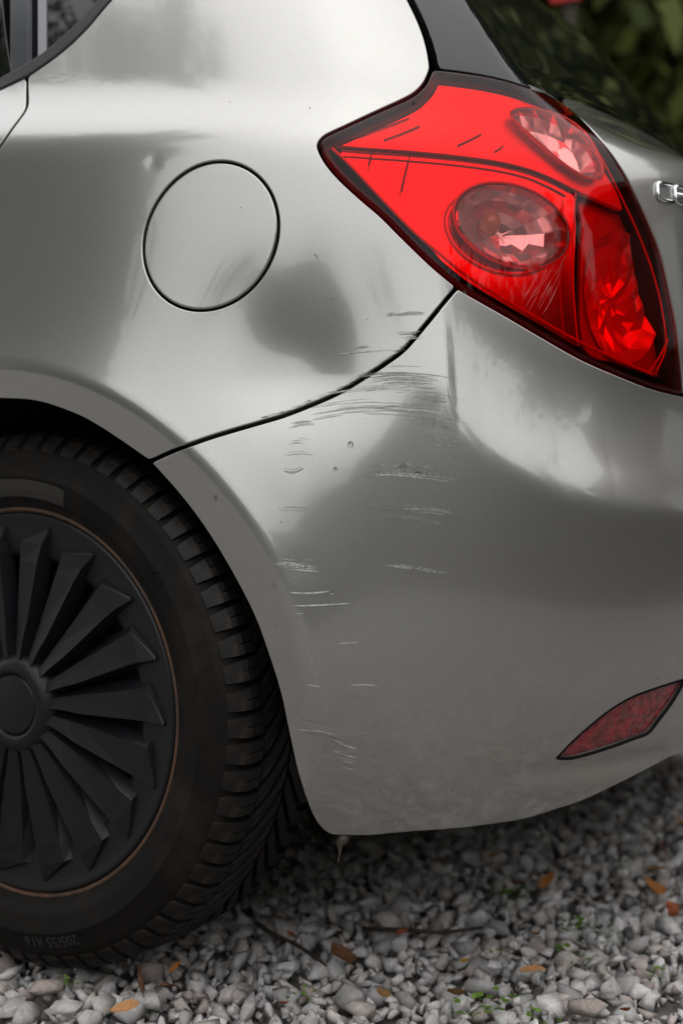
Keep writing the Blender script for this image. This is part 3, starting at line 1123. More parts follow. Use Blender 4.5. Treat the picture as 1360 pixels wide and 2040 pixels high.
def arc_text(txt, size, r, ang_mid, y, name, parent, m, thick=0.0007):
    cu = bpy.data.curves.new('lettering', 'FONT')
    cu.body = txt
    cu.size = size
    cu.align_x = 'CENTER'
    cu.extrude = thick
    cu.resolution_u = 3
    ob = bpy.data.objects.new('lettering', cu)
    COL.objects.link(ob)
    dg = bpy.context.evaluated_depsgraph_get()
    me = bpy.data.meshes.new_from_object(ob.evaluated_get(dg))
    bpy.data.objects.remove(ob)
    co = np.empty(len(me.vertices) * 3, np.float32)
    me.vertices.foreach_get('co', co)
    co = co.reshape(-1, 3)
    rr_ = r + co[:, 1]
    a = ang_mid - co[:, 0] / r
    yy = np.interp(rr_, [p[0] for p in tprof[:17]], [p[1] for p in tprof[:17]])
    V = np.stack([rr_ * np.cos(a), yy - co[:, 2] * 0.8, rr_ * np.sin(a)], -1)
    me.vertices.foreach_set('co', V.astype(np.float32).ravel())
    me.update()
    for mm in list(me.materials):
        pass
    me.materials.clear()
    me.materials.append(m)
    return link(name, me, None, parent)


arc_text('205/55 R16', 0.0165, 0.2545, math.radians(-79), 0, 'raised_lettering', tyre, M['tyre_plate'], 0.0011)
# sidewall name plate and emblem, raised
V, F = [], []
for i in range(25):
    a = math.radians(72 + 62 * i / 24)
    for r in (0.2265, 0.2275, 0.236, 0.2455, 0.2465):
        h = 0.0012 if 0.227 < r < 0.246 else -0.0004
        if i in (0, 24): h = -0.0004
        V.append((r * math.cos(a), np.interp(r, [p[0] for p in tprof[:17]], [p[1] for p in tprof[:17]]) - h, r * math.sin(a)))
for i in range(24):
    for j in range(4):
        F.append((i * 5 + j, i * 5 + j + 1, i * 5 + j + 6, i * 5 + j + 5))
link('name_plate', np_mesh('name_plate', V, F), M['tyre_plate'], tyre)
mb = MB()
am, rm = math.radians(36.5), 0.246
pts = []
for k in range(17):
    t_ = 2 * math.pi * k / 16
    r, a = rm + 0.008 * math.sin(t_), am + 0.008 * math.cos(t_) / rm
    pts.append((r * math.cos(a), float(np.interp(r, [p[0] for p in tprof[:17]], [p[1] for p in tprof[:17]])) - 0.0002, r * math.sin(a)))
mb.tube(pts, 0.0009, 6, cap=False)
mb.build('emblem', M['tyre'], tyre, smooth=True)

cover = lathe_obj('wheel_cover', [(.160, .056), (.162, .0425), (.168, .0405), (.190, .0385), (.202, .0372), (.2060, .0352), (.2085, .0358), (.2100, .041)][::-1],
                  128, M['cover'], car)
lathe_obj('rim_edge', [(.2090, .046), (.2100, .0385), (.2120, .0362), (.2145, .0360), (.2165, .0385)][::-1], 128, M['rust'], car)
lathe_obj('steel_wheel', [(0.02, .070), (.06, .066), (.12, .074), (.16, .078), (.195, .070), (.205, .05)][::-1], 64, M['steel'], car)
hub = lathe_obj('hub_disc', [(.0001, .0185), (.030, .0185), (.0325, .0195), (.0335, .0225), (.0345, .0225), (.0355, .0175), (.040, .0170), (.047, .0195),
                             (.0535, .026), (.055, .040)][::-1], 72, M['cover'], car)
hub.parent = cover
hub.location = (0, 0, 0)


def spoke_mesh():
    # stations: r, angle of left foot, ridge, right foot (as arc offsets, m), y of feet and ridge
    st = [(0.048, -0.0066, -0.0040, 0.0072, 0.032, 0.0215), (0.072, -0.0080, -0.0052, 0.0090, 0.040, 0.0225), (0.092, -0.0105, -0.0080, 0.0115, 0.044, 0.0235),
          (0.158, -0.0160, -0.0128, 0.0170, 0.046, 0.0275), (0.178, -0.0178, -0.0148, 0.0190, 0.043, 0.0300), (0.196, -0.0205, -0.0185, -0.0150, 0.0400, 0.0350)]
    V, F = [], []
    for (r, l_, rd, rg, yf, yr) in st:
        # left foot, ridge, face step, right foot
        face = rd + (rg - rd) * 0.74
        yfc = yr + (yf - yr) * 0.30
        for (a_, y) in ((l_, yf), (rd, yr), (face, yfc), (rg, yf)):
            a = a_ / max(r, 0.06) * 1.35
            V.append((r * math.cos(a), y, r * math.sin(a)))
    for i in range(len(st) - 1):
        for j in range(3):
            F.append((i * 4 + j, i * 4 + j + 1, i * 4 + j + 5, i * 4 + j + 4)[::-1])
    F.append((0, 1, 2, 3))
    F.append(tuple(20 + k for k in (3, 2, 1, 0)))
    me = np_mesh('spoke', V, F)
    me.materials.append(M['cover'])
    return me


sme = spoke_mesh()
for i in range(18):
    o = link('spoke', sme, None, cover)
    o.rotation_euler = (0, -math.radians(5.5 + 20 * i), 0)

# ------------------------------------------------------------------ ground and gravel
def ground_mat(name, c0, c1, scale, bumpd, c2=None):
    m, n, l, b = mat(name)
    tc = n.new('ShaderNodeTexCoord')
    vo = n.new('ShaderNodeTexVoronoi')
    vo.inputs['Scale'].default_value = scale
    nz = n.new('ShaderNodeTexNoise')
    nz.inputs['Scale'].default_value = scale * 0.13
    nz.inputs['Detail'].default_value = 8
    l.new(tc.outputs['Object'], vo.inputs['Vector'])
    l.new(tc.outputs['Object'], nz.inputs['Vector'])
    mx = n.new('ShaderNodeMix')
    mx.data_type = 'RGBA'
    mx.inputs[6].default_value = (*c0, 1)
    mx.inputs[7].default_value = (*c1, 1)
    sep = n.new('ShaderNodeSeparateColor')
    l.new(vo.outputs['Color'], sep.inputs['Color'])
    l.new(sep.outputs['Red'], mx.inputs[0])
    mx2 = n.new('ShaderNodeMix')
    mx2.data_type = 'RGBA'
    mx2.blend_type = 'MULTIPLY'
    mx2.inputs[0].default_value = 0.6
    l.new(mx.outputs[2], mx2.inputs[6])
    l.new(nz.outputs['Color'], mx2.inputs[7])
    l.new(mx.outputs[2], b.inputs['Base Color'])
    b.inputs['Roughness'].default_value = 0.9
    bp = n.new('ShaderNodeBump')
    bp.inputs['Strength'].default_value = 1.0
    bp.inputs['Distance'].default_value = bumpd
    bp.invert = True
    l.new(vo.outputs['Distance'], bp.inputs['Height'])
    l.new(bp.outputs['Normal'], b.inputs['Normal'])
    return m


M['gravel_far'] = ground_mat('gravel_far', (0.17, 0.165, 0.16), (0.36, 0.34, 0.33), 42, 0.02)
M['lawn'] = ground_mat('lawn_soil', (0.020, 0.030, 0.010), (0.045, 0.060, 0.020), 60, 0.02)
M['soil'] = simple('stone_dust', (0.10, 0.09, 0.08), 0.95, bump=(90, 0.8, 0.01), var=(30, (0.20, 0.185, 0.17)))


def stone_mat():
    m, n, l, b = mat('limestone')
    geo = n.new('ShaderNodeNewGeometry')
    oi = n.new('ShaderNodeObjectInfo')
    ad = n.new('ShaderNodeMath')
    ad.operation = 'ADD'
    fr_ = n.new('ShaderNodeMath')
    fr_.operation = 'FRACT'
    l.new(geo.outputs['Random Per Island'], ad.inputs[0])
    l.new(oi.outputs['Random'], ad.inputs[1])
    l.new(ad.outputs[0], fr_.inputs[0])
    cr = n.new('ShaderNodeValToRGB')
    e = cr.color_ramp.elements
    e[0].position, e[0].color = 0.0, (0.27, 0.263, 0.257, 1)
    e[1].position, e[1].color = 1.0, (0.50, 0.46, 0.42, 1)
    for p, c in ((0.22, (0.42, 0.41, 0.40, 1)), (0.45, (0.53, 0.517, 0.505, 1)), (0.62, (0.60, 0.585, 0.57, 1)), (0.80, (0.49, 0.44, 0.41, 1)), (0.9, (0.32, 0.27, 0.25, 1))):
        x = e.new(p)
        x.color = c
    l.new(fr_.outputs[0], cr.inputs['Fac'])
    tc = n.new('ShaderNodeTexCoord')
    nz = n.new('ShaderNodeTexNoise')
    nz.inputs['Scale'].default_value = 130
    nz.inputs['Detail'].default_value = 8
    nz.inputs['Roughness'].default_value = 0.72
    l.new(geo.outputs['Position'], nz.inputs['Vector'])
    mr = n.new('ShaderNodeMapRange')
    mr.inputs['From Min'].default_value = 0.3
    mr.inputs['From Max'].default_value = 0.7
    mr.inputs['To Min'].default_value = 0.62
    mr.inputs['To Max'].default_value = 1.28
    l.new(nz.outputs['Fac'], mr.inputs['Value'])
    sc = n.new('ShaderNodeVectorMath')
    sc.operation = 'SCALE'
    l.new(cr.outputs['Color'], sc.inputs[0])
    l.new(mr.outputs['Result'], sc.inputs['Scale'])
    l.new(sc.outputs['Vector'], b.inputs['Base Color'])
    b.inputs['Roughness'].default_value = 0.8
    bp = n.new('ShaderNodeBump')
    bp.inputs['Strength'].default_value = 0.45
    bp.inputs['Distance'].default_value = 0.0018
    l.new(nz.outputs['Fac'], bp.inputs['Height'])
    l.new(bp.outputs['Normal'], b.inputs['Normal'])
    return m


M['stone'] = stone_mat()


def sheet(name, x0, x1, y0, y1, z, m, kind='structure'):
    o = link(name, np_mesh(name, [(x0, y0, z), (x1, y0, z), (x1, y1, z), (x0, y1, z)], [(0, 1, 2, 3)]), m)
    tag(o, kind=kind)
    return o


lawn = sheet('lawn', -180, 180, -180, 180, -0.060, M['lawn'])
drive = sheet('driveway', -14, 3.1, -4.2, 3.6, -0.030, M['gravel_far'])
bed = sheet('soil_bed', -0.95, 2.05, -0.95, 2.85, -0.024, M['soil'])


def stone_base(seed, pts=15):
    r = np.random.default_rng(seed)
    bm = bmesh.new()
    d = r.normal(size=(pts, 3))
    d /= np.linalg.norm(d, axis=1, keepdims=True)
    d *= r.uniform(0.80, 1.05, (pts, 1))
    d *= np.array([1.0, r.uniform(0.62, 0.95), r.uniform(0.50, 0.78)])
    vs = [bm.verts.new(v) for v in d]
    res = bmesh.ops.convex_hull(bm, input=vs)
    bmesh.ops.delete(bm, geom=[g for g in res['geom_interior'] if isinstance(g, bmesh.types.BMVert)], context='VERTS')
    bmesh.ops.triangulate(bm, faces=bm.faces)
    bmesh.ops.recalc_face_normals(bm, faces=bm.faces)
    bm.verts.ensure_lookup_table()
    V = np.array([v.co[:] for v in bm.verts])
    F = np.array([[v.index for v in f.verts] for f in bm.faces])
    bm.verts.index_update()
    F = np.array([[v.index for v in f.verts] for f in bm.faces])
    bm.free()
    return V, F


BASES = [stone_base(100 + i, 7 + i % 5) for i in range(26)]


def rotm(n):
    q = rng.normal(size=(n, 4))
    q /= np.linalg.norm(q, axis=1, keepdims=True)
    w, x, y, z = q.T
    return np.stack([np.stack([1 - 2 * (y * y + z * z), 2 * (x * y - z * w), 2 * (x * z + y * w)], -1),
                     np.stack([2 * (x * y + z * w), 1 - 2 * (x * x + z * z), 2 * (y * z - x * w)], -1),
                     np.stack([2 * (x * z - y * w), 2 * (y * z + x * w), 1 - 2 * (x * x + y * y)], -1)], 1)


def px_ground(px, h=0.0):
    d = FW + RT * (px[0] - 680) / FPX + UP * (1020 - px[1]) / FPX
    t_ = (h - CAM[2]) / d[2]
    return CAM + d * t_


pit = 0.0212
gx, gy = np.meshgrid(np.arange(-0.75, 1.95, pit), np.arange(-0.85, 2.75, pit), indexing='ij')
sx = gx.ravel() + rng.uniform(-.5, .5, gx.size) * pit * 1.1
sy = gy.ravel() + rng.uniform(-.5, .5, gx.size) * pit * 1.1
ns = len(sx)
size = np.clip(np.exp(rng.normal(math.log(0.0158), 0.32, ns)), 0.007, 0.028)
szz = -0.018 + rng.uniform(0, 0.012, ns) + (size - 0.016) * 0.25
# the tyre presses its own patch down
szz = np.where((np.abs(sx) < 0.10) & (sy > 0.02) & (sy < 0.23), szz - 0.010, szz)
Rm = rotm(ns)
# flatten: mix towards lying flat by shrinking the world z extent
flat = rng.uniform(0.62, 0.95, ns)
bi = rng.integers(0, len(BASES), ns)
BIG = [((1165, 2000), 0.030), ((95, 1958), 0.024), ((30, 1975), 0.021), ((128, 2000), 0.023), ((200, 1995), 0.024), ((300, 1985), 0.022), ((20, 1935), 0.016)]
bigxyz = [px_ground(p, 0.008) for p, r in BIG]
keep = np.ones(ns, bool)
for (p, r), c_ in zip(BIG, bigxyz):
    keep &= np.hypot(sx - c_[0], sy - c_[1]) > r * 0.85
P0 = np.stack([sx, sy, szz + 0.005], -1)
pp = proj(P0)
dist = np.linalg.norm(P0 - CAM, axis=1)
vis = (pp[:, 0] > 5) & (pp[:, 0] < 1355) & (pp[:, 1] < 2035) & (pp[:, 1] > 1700) & keep & ~((pp[:, 0] < 420) & (pp[:, 1] < 1935))
score = np.where(vis, size / dist + (szz + 0.018) * 0.5, 0)
single = np.zeros(ns, bool)
single[np.argsort(-score)[:292]] = True
base_me = []
for i, (bv, bf) in enumerate(BASES):
    me = np_mesh('stone', bv, bf)
    me.materials.append(M['stone'])
    base_me.append(me)
Vs, Fs = [], []
off_i = 0
for b in range(len(BASES)):
    idx = np.where((bi == b) & keep & ~single)[0]
    bv, bf = BASES[b]
    v = np.einsum('nij,kj->nki', Rm[idx], bv) * size[idx][:, None, None]
    v[:, :, 2] *= flat[idx][:, None]
    v += np.stack([sx[idx], sy[idx], szz[idx]], -1)[:, None, :]
    Vs.append(v.reshape(-1, 3))
    Fs.append((bf[None] + (off_i + np.arange(len(idx)) * len(bv))[:, None, None]).reshape(-1, 3))
    off_i += len(idx) * len(bv)
p2 = 0.0165
gx2, gy2 = np.meshgrid(np.arange(-0.75, 1.95, p2), np.arange(-0.85, 2.3, p2), indexing='ij')
n2 = gx2.size
x2 = gx2.ravel() + rng.uniform(-.6, .6, n2) * p2
y2 = gy2.ravel() + rng.uniform(-.6, .6, n2) * p2
s2 = np.clip(np.exp(rng.normal(math.log(0.0088), 0.35, n2)), 0.004, 0.016)
z2 = -0.020 + rng.uniform(0, 0.007, n2)
R2, b2_ = rotm(n2), rng.integers(0, len(BASES), n2)
for b in range(len(BASES)):
    idx = np.where(b2_ == b)[0]
    bv, bf = BASES[b]
    v = np.einsum('nij,kj->nki', R2[idx], bv) * s2[idx][:, None, None]
    v += np.stack([x2[idx], y2[idx], z2[idx]], -1)[:, None, :]
    Vs.append(v.reshape(-1, 3))
    Fs.append((bf[None] + (off_i + np.arange(len(idx)) * len(bv))[:, None, None]).reshape(-1, 3))
    off_i += len(idx) * len(bv)
gr = link('loose_gravel', np_mesh('loose_gravel', np.concatenate(Vs), np.concatenate(Fs)), M['stone'], drive)
tag(gr, kind='stuff')
for i in np.where(single)[0]:
    o = link('stone', base_me[bi[i]], None, drive)
    mt = Matrix.Translation((sx[i], sy[i], szz[i])) @ Matrix.Diagonal((1, 1, flat[i], 1)) @ Matrix(Rm[i].tolist()).to_4x4() @ Matrix.Scale(size[i], 4)
    o.matrix_basis = mt
M['stone_pink'] = simple('pinkish_stone', (0.30, 0.25, 0.22), 0.85, bump=(5, 0.25, 0.04), var=(5, (0.40, 0.35, 0.32)))
M['stone_pale'] = simple('pale_stone', (0.36, 0.35, 0.34), 0.85, bump=(6, 0.25, 0.04), var=(5, (0.50, 0.48, 0.45)))
BIG_LABEL = ['large flat pinkish stone on the gravel below the bumper', 'pale beige stone lying against the tyre, with a grey stone at its side', 'rough grey stone at the edge of the frame below the tyre',
             'speckled grey stone in front of the pale beige stone', 'long grey stone beside the round orange leaf', 'whitish stone behind the round orange leaf', 'small white stone touching the tyre']
for k, (((px, r), c_), lb) in enumerate(zip(zip(BIG, bigxyz), BIG_LABEL)):
    bv, bf = stone_base(500 + k, 17)
    o = link('large_stone', np_mesh('large_stone', bv, bf), M['stone_pink'] if k in (0, 1) else M['stone_pale'])
    o.location = tuple(c_ - np.array([0, 0, 0.004]))
    o.scale = (r, r * 0.85, r * 0.72)
    o.rotation_euler = (0, 0, k * 1.3)
    tag(o, lb, 'stone', 'larger stones on the driveway')

# ------------------------------------------------------------------ trees, hedge, house (seen behind the car or mirrored in the paint)
def leaf_mat(name, c0, c1):
    m, n, l, b = mat(name)
    geo = n.new('ShaderNodeNewGeometry')
    mx = n.new('ShaderNodeMix')
    mx.data_type = 'RGBA'
    mx.inputs[6].default_value = (*c0, 1)
    mx.inputs[7].default_value = (*c1, 1)
    l.new(geo.outputs['Random Per Island'], mx.inputs[0])
    l.new(mx.outputs[2], b.inputs['Base Color'])
    b.inputs['Roughness'].default_value = 0.55
    b.inputs['Transmission Weight'].default_value = 0.0
    out = n['Material Output']
    tl = n.new('ShaderNodeBsdfTranslucent')
    ms = n.new('ShaderNodeMixShader')
    ms.inputs[0].default_value = 0.28
    l.new(mx.outputs[2], tl.inputs['Color'])
    l.new(b.outputs['BSDF'], ms.inputs[1])
    l.new(tl.outputs['BSDF'], ms.inputs[2])
    l.new(ms.outputs['Shader'], out.inputs['Surface'])
    return m


M['leaf_a'] = leaf_mat('leaf_dark', (0.030, 0.048, 0.014), (0.062, 0.085, 0.022))
M['leaf_c'] = leaf_mat('leaf_light', (0.07, 0.10, 0.018), (0.17, 0.19, 0.04))
M['leaf_b'] = leaf_mat('leaf_mid', (0.042, 0.062, 0.014), (0.10, 0.12, 0.025))
M['bark'] = simple('bark', (0.06, 0.048, 0.038), 0.9, bump=(30, 0.8, 0.02))


def crown_mesh(n_clump, n_leaf, leaf, seed, m, low=0.0):
    """leaves through a unit crown: centre (0,0,0), radius ~1"""
    r = np.random.default_rng(seed)
    c = r.normal(size=(n_clump, 3))
    c /= np.linalg.norm(c, axis=1, keepdims=True)
    c *= (r.uniform(0.25, 1.0, (n_clump, 1)) ** 0.5) * r.uniform(0.8, 1.08, (n_clump, 1))
    per = n_leaf // n_clump
    p = (c[:, None, :] + r.normal(size=(n_clump, per, 3)) * r.uniform(0.07, 0.15, (n_clump, 1, 1))).reshape(-1, 3)
    n = len(p)
    u = r.normal(size=(n, 3)); u /= np.linalg.norm(u, axis=1, keepdims=True)
    w = r.normal(size=(n, 3)); w -= u * np.sum(u * w, 1, keepdims=True); w /= np.linalg.norm(w, axis=1, keepdims=True)
    L = leaf * r.uniform(0.6, 1.3, (n, 1))
    V = np.stack([p - u * L, p + w * L * 0.45, p + u * L, p - w * L * 0.45], 1).reshape(-1, 3)
    F = np.arange(n * 4).reshape(-1, 4)
    me = np_mesh('crown', V, F)
    me.materials.append(m)
    return me


CROWNS = [crown_mesh(110, 26000, 0.056, 1, M['leaf_a']), crown_mesh(130, 26000, 0.054, 2, M['leaf_b']), crown_mesh(90, 24000, 0.062, 3, M['leaf_a']), crown_mesh(150, 26000, 0.027, 4, M['leaf_c']), crown_mesh(60, 11000, 0.032, 5, M['leaf_b'])]


def trunk_mesh(h, r, seed):
    rr_ = random.Random(seed)
    mb = MB()
    pts = [(rr_.uniform(-.05, .05) * i, rr_.uniform(-.05, .05) * i, h * i / 5) for i in range(6)]
    mb.tube(pts, [r * (1.15 - 0.15 * i) for i in range(6)], 10)
    for k in range(6):
        z = h * rr_.uniform(0.45, 0.95)
        a = rr_.uniform(0, 6.28)
        d = Vector((math.cos(a), math.sin(a), rr_.uniform(0.5, 1.0))) * h * 0.22
        mb.tube([(0, 0, z), tuple(Vector((0, 0, z)) + d * 0.5 + Vector((0, 0, .05 * h))), tuple(Vector((0, 0, z)) + d)], [r * .45, r * .3, r * .1], 6)
    return mb.mesh('trunk', True)


def tree(x, y, h, rad, label, kind=0, z0=0.25, group=None, name='tree', cat='tree', rot=None):
    t_ = empty(name, (x, y, -0.06))
    tag(t_, label, cat, group)
    cz0 = h * z0
    o = link('crown', CROWNS[kind], None, t_, (0, 0, (h + cz0) / 2))
    o.scale = (rad, rad, (h - cz0) / 2)
    o.rotation_euler = (0, 0, rot if rot is not None else x * 1.7 + y)
    if name == 'tree':
        link('trunk', trunk_mesh(h * 0.8, 0.03 * h * 0.6, int(x * 10 + y)), M['bark'], t_)
    else:
        link('trunk', trunk_mesh(h * 0.6, 0.03, int(x * 10 + y)), M['bark'], t_)
    return t_


G1 = 'trees beyond the far side of the car'
tree(-1.2, 7.2, 9.0, 3.0, 'light leafy tree directly behind the rear window edge', 3, 0.04, G1)
tree(1.9, 8.0, 9.5, 3.0, 'tall dark tree behind the car, towards its rear', 1, 0.04, G1)
tree(-4.2, 8.2, 7.6, 2.9, 'dark tree behind the car, hidden beyond its roof', 2, 0.05, G1)
tree(-2.6, 11.5, 8.5, 3.1, 'farther light green tree showing in gaps behind the rear window', 3, 0.02, G1)
tree(5.0, 9.0, 7.5, 3.0, 'broad tree behind the car beside the brick house', 0, 0.06, G1)
tree(0.6, 12.5, 9.0, 3.0, 'farthest dark green tree behind the car', 0, 0.02, G1)
G2 = 'trees mirrored in the side of the car'
tree(-5.2, -6.3, 13.5, 2.2, 'tall tree mirrored in the pillar above the fuel door', 4, 0.03, G2)
tree(-7.8, -5.4, 13.0, 2.3, 'second tall tree mirrored towards the front of the car', 4, 0.03, G2)
tree(-5.6, -9.5, 12.0, 2.4, 'tall tree behind the first one mirrored in the pillar', 1, 0.03, G2)
tree(-4.3, -6.2, 14.8, 2.1, 'high crowned tree mirrored at the top of the pillar', 4, 0.45, G2)
tree(-8.2, -17.5, 6.6, 2.6, 'round tree in the far row mirrored under the shoulder line', 0, 0.0, G2)
tree(-4.2, -18.0, 6.0, 2.4, 'middle tree of the far row mirrored in the fuel door', 1, 0.0, G2)
tree(-0.6, -19.0, 6.3, 2.4, 'tree of the far row mirrored beside the fuel door', 2, 0.0, G2)
tree(1.5, -19.5, 4.6, 2.4, 'tree of the far row mirrored in the upper part of the dent', 1, 0.0, G2)
tree(5.8, -20.5, 3.6, 2.6, 'low tree of the far row mirrored right of the dent', 2, 0.0, G2)
tree(3.6, -20.0, 3.9, 2.6, 'low tree of the far row mirrored in the dent', 0, 0.0, G2)
tree(8.0, -20.0, 3.6, 2.8, 'low tree at the end of the far row mirrored in the bumper', 1, 0.0, G2)
tree(12.5, -19.0, 3.8, 3.0, 'low spreading tree mirrored in the bumper corner', 2, 0.0, G2)
tree(5.6, -7.6, 3.3, 1.5, 'leafy shrub added in place of the person behind the camera, mirrored dark in the bumper', 0, -0.05, G2)  # added shrub: gives the dark reflection of the person behind the camera
tree(14.5, -12.0, 4.4, 3.0, 'spreading tree mirrored in the bumper beside the hedge', 0, 0.0, G2)
for k, (x, y, h, r) in enumerate([(4.4, -3.6, 1.5, .9), (4.5, -2.3, 1.75, .95), (4.3, -1.1, 2.0, .9), (4.5, 0.1, 2.2, .95), (4.4, 1.3, 2.05, .9), (4.6, 2.5, 1.7, .9)]):
    tree(x, y, h, r, '%s bush from the brick house in the dark green hedge mirrored in the bumper' % ['sixth', 'fifth', 'fourth', 'third', 'second', 'first'][k], k % 2, -0.1,
         'bushes of the hedge mirrored in the bumper', 'hedge_bush', 'bush', k * 2.0)

# brick house to the rear
def brick_mat():
    m, n, l, b = mat('brick_wall')
    tc = n.new('ShaderNodeTexCoord')
    mp = n.new('ShaderNodeMapping')
    mp.inputs['Rotation'].default_value = (math.radians(90), 0, 0)
    br = n.new('ShaderNodeTexBrick')
    br.inputs['Color1'].default_value = (0.20, 0.115, 0.10, 1)
    br.inputs['Color2'].default_value = (0.16, 0.10, 0.09, 1)
    br.inputs['Mortar'].default_value = (0.42, 0.40, 0.38, 1)
    br.inputs['Scale'].default_value = 2.6
    l.new(tc.outputs['Object'], mp.inputs['Vector'])
    l.new(mp.outputs['Vector'], br.inputs['Vector'])
    l.new(br.outputs['Color'], b.inputs['Base Color'])
    b.inputs['Roughness'].default_value = 0.85
    return m


M['brick'] = brick_mat()
M['white_frame'] = simple('white_window_frame', (0.8, 0.8, 0.78), 0.4)
M['roof_tile'] = simple('roof_tile', (0.10, 0.06, 0.05), 0.8, bump=(6, 0.5, 0.05))
M['sky_pane'] = simple('sky_white_pane', (0.85, 0.84, 0.82), 0.08, coat=1.0)  # white base colour stands in for the sky mirrored in the panes
house = empty('brick_house', (7.9, 5.2, -0.06))
tag(house, 'red brick house with white windows mirrored in the bumper', 'house')
house.rotation_euler = (0, 0, math.radians(-54))
mb = MB()
mb.box((-2.6, 0.0, 0), (4.0, 6.0, 4.6))
mb.build('wall', M['brick'], house)
mb = MB()
mb.add([(-3.0, -0.4, 4.6), (4.4, -0.4, 4.6), (4.4, 6.4, 4.6), (-3.0, 6.4, 4.6), (-3.0, 3, 6.6), (4.4, 3, 6.6)],
       [(0, 1, 5, 4), (2, 3, 4, 5), (0, 4, 3), (1, 2, 5), (3, 2, 1, 0)])
mb.build('roof', M['roof_tile'], house)
for (x, z) in ((-0.9, 2.9), (2.0, 2.9)):
    w_ = empty('window', (x, 0, z)); w_.parent = house
    mb = MB()
    mb.box((-0.62, -0.05, -0.60), (0.62, 0.0 - 0.003, 0.60))
    mb.build('pane', M['sky_pane'], w_)
    mb = MB()
    for a, b_ in (((-0.70, -0.08, -0.68), (-0.60, -0.004, 0.68)), ((0.60, -0.08, -0.68), (0.70, -0.004, 0.68)), ((-0.60, -0.08, 0.60), (0.60, -0.004, 0.68)),
                  ((-0.60, -0.08, -0.68), (0.60, -0.004, -0.60)), ((-0.03, -0.075, -0.60), (0.03, -0.004, 0.60))):
        mb.box(a, b_)
    mb.build('frame', M['white_frame'], w_)

# ------------------------------------------------------------------ badge on the tailgate
b0 = unproj([(1307, 383), (1341, 399)])
zt_ = unproj([(1312, 364), (1312, 400)])
bw, bh = (b0[1, 0] - b0[0, 0]) * 0.86, (zt_[0, 1] - zt_[1, 1]) * 0.92
bz = zt_[1, 1] + 0.001
GLY = {'c': [[(1, 0), (.22, 0), (.06, .07), (0, .22), (0, .80), (.06, .93), (.2, 1), (1, 1)]],
       'e': [[(1, 0), (.22, 0), (.06, .07), (0, .22), (0, .80), (.06, .93), (.2, 1), (.82, 1), (.95, .93), (1, .80), (1, .5), (.02, .5)]],
       "'": [[(.5, .85), (.5, 1.25)]],
       'd': [[(1, 1.6), (1, 0), (.25, 0), (.06, .12), (0, .3), (0, .72), (.1, .92), (.3, 1), (1, 1)]]}
badge = empty('badge')
badge.parent = car
cur = b0[0, 0]
for ch in "cee'd":
    w_ = bw * (0.45 if ch == "'" else 1.0)
    mb = MB()
    for st in GLY[ch]:
        q = catmull(np.array(st, float), 9.0)
        q = np.stack([cur + q[:, 0] * w_, bz + q[:, 1] * bh], -1)
        P = surf(q[:, 0], q[:, 1], np.full(len(q), 0.0016))
        mb.tube([tuple(p) for p in P], 0.0023, 8)
    mb.build('letter', M['chrome'], badge, smooth=True)
    cur += w_ * 1.22

# ------------------------------------------------------------------ scratches and scuffs (thin ribbons of scraped paint)
M['scuff_dark'] = simple('scraped_dark', (0.235, 0.232, 0.222), 0.45, metal=0.85, bump=(700, 0.5, 0.0006), var=(160, (0.30, 0.297, 0.285), 0.45, 0.64))
M['scuff_light'] = simple('scraped_light', (0.52, 0.52, 0.505), 0.55, bump=(700, 0.5, 0.0006), var=(300, (0.26, 0.26, 0.25), 0.5, 0.65))
M['grime'] = simple('grime', (0.10, 0.09, 0.075), 0.9, bump=(500, 0.6, 0.001), var=(260, (0.32, 0.31, 0.28), 0.5, 0.62))
quarter_o = bpy.data.objects['quarter_panel']


def ribbon(pts_px, w0, off=0.00022, taper=True, wob=0.8):
    q = catmull(np.asarray(pts_px, float), 7)
    n = len(q)
    q = q + np.stack([np.zeros(n), np.cumsum(rng.normal(0, wob * 0.35, n)) * 0.5], -1)
    u = unproj(q)
    t_ = np.gradient(u, axis=0)
    t_ /= np.linalg.norm(t_, axis=1, keepdims=True) + 1e-12
    nn = np.stack([-t_[:, 1], t_[:, 0]], -1)
    k = np.linspace(0, 1, n)
    w = w0 * (np.minimum(1, np.minimum(k, 1 - k) * 6 + 0.12) if taper else 1) * rng.uniform(0.55, 1.25, n)
    A, B = u + nn * w[:, None], u - nn * w[:, None]
    PA = surf(A[:, 0], A[:, 1], np.full(n, off))
    PB = surf(B[:, 0], B[:, 1], np.full(n, off))
    V = np.stack([PA, PB], 1).reshape(-1, 3)
    N = np.repeat(nrm(u[:, 0], u[:, 1]), 2, 0)
    F = [(2 * i, 2 * i + 1, 2 * i + 3, 2 * i + 2) for i in range(n - 1)]
    return V, N, F


def scratch(strokes, m, parent, name='scratch', off=0.00022):
    V, N, F = [], [], []
    o = 0
    for (pts, w) in strokes:
        v, nn, f = ribbon(pts, w, off)
        V.append(v); N.append(nn)
        F += [tuple(i + o for i in x) for x in f]
        o += len(v)
    o_ = link(name, np_mesh(name, np.concatenate(V), F, np.concatenate(N)), m, parent)
    if len(strokes) > 2:
        o_['kind'] = 'stuff'
    return o_


def cluster(path, spread, n, wmin, wmax, lmin, lmax):
    """n random strokes that follow a path (photo points), scattered across by spread pixels"""
    p = catmull(np.asarray(path, float), 4)
    out = []
    for _ in range(n):
        L = rng.uniform(lmin, lmax)
        a = rng.uniform(0, max(1 - L, 0.001))
        i0, i1 = int(a * (len(p) - 1)), int(min(a + L, 1) * (len(p) - 1))
        if i1 - i0 < 3:
            continue
        dy = rng.normal(0, 1) * spread * 0.5
        q = p[i0:i1 + 1:3] + [0, dy]
        if len(q) >= 2:
            out.append((q, rng.uniform(wmin, wmax)))
    return out


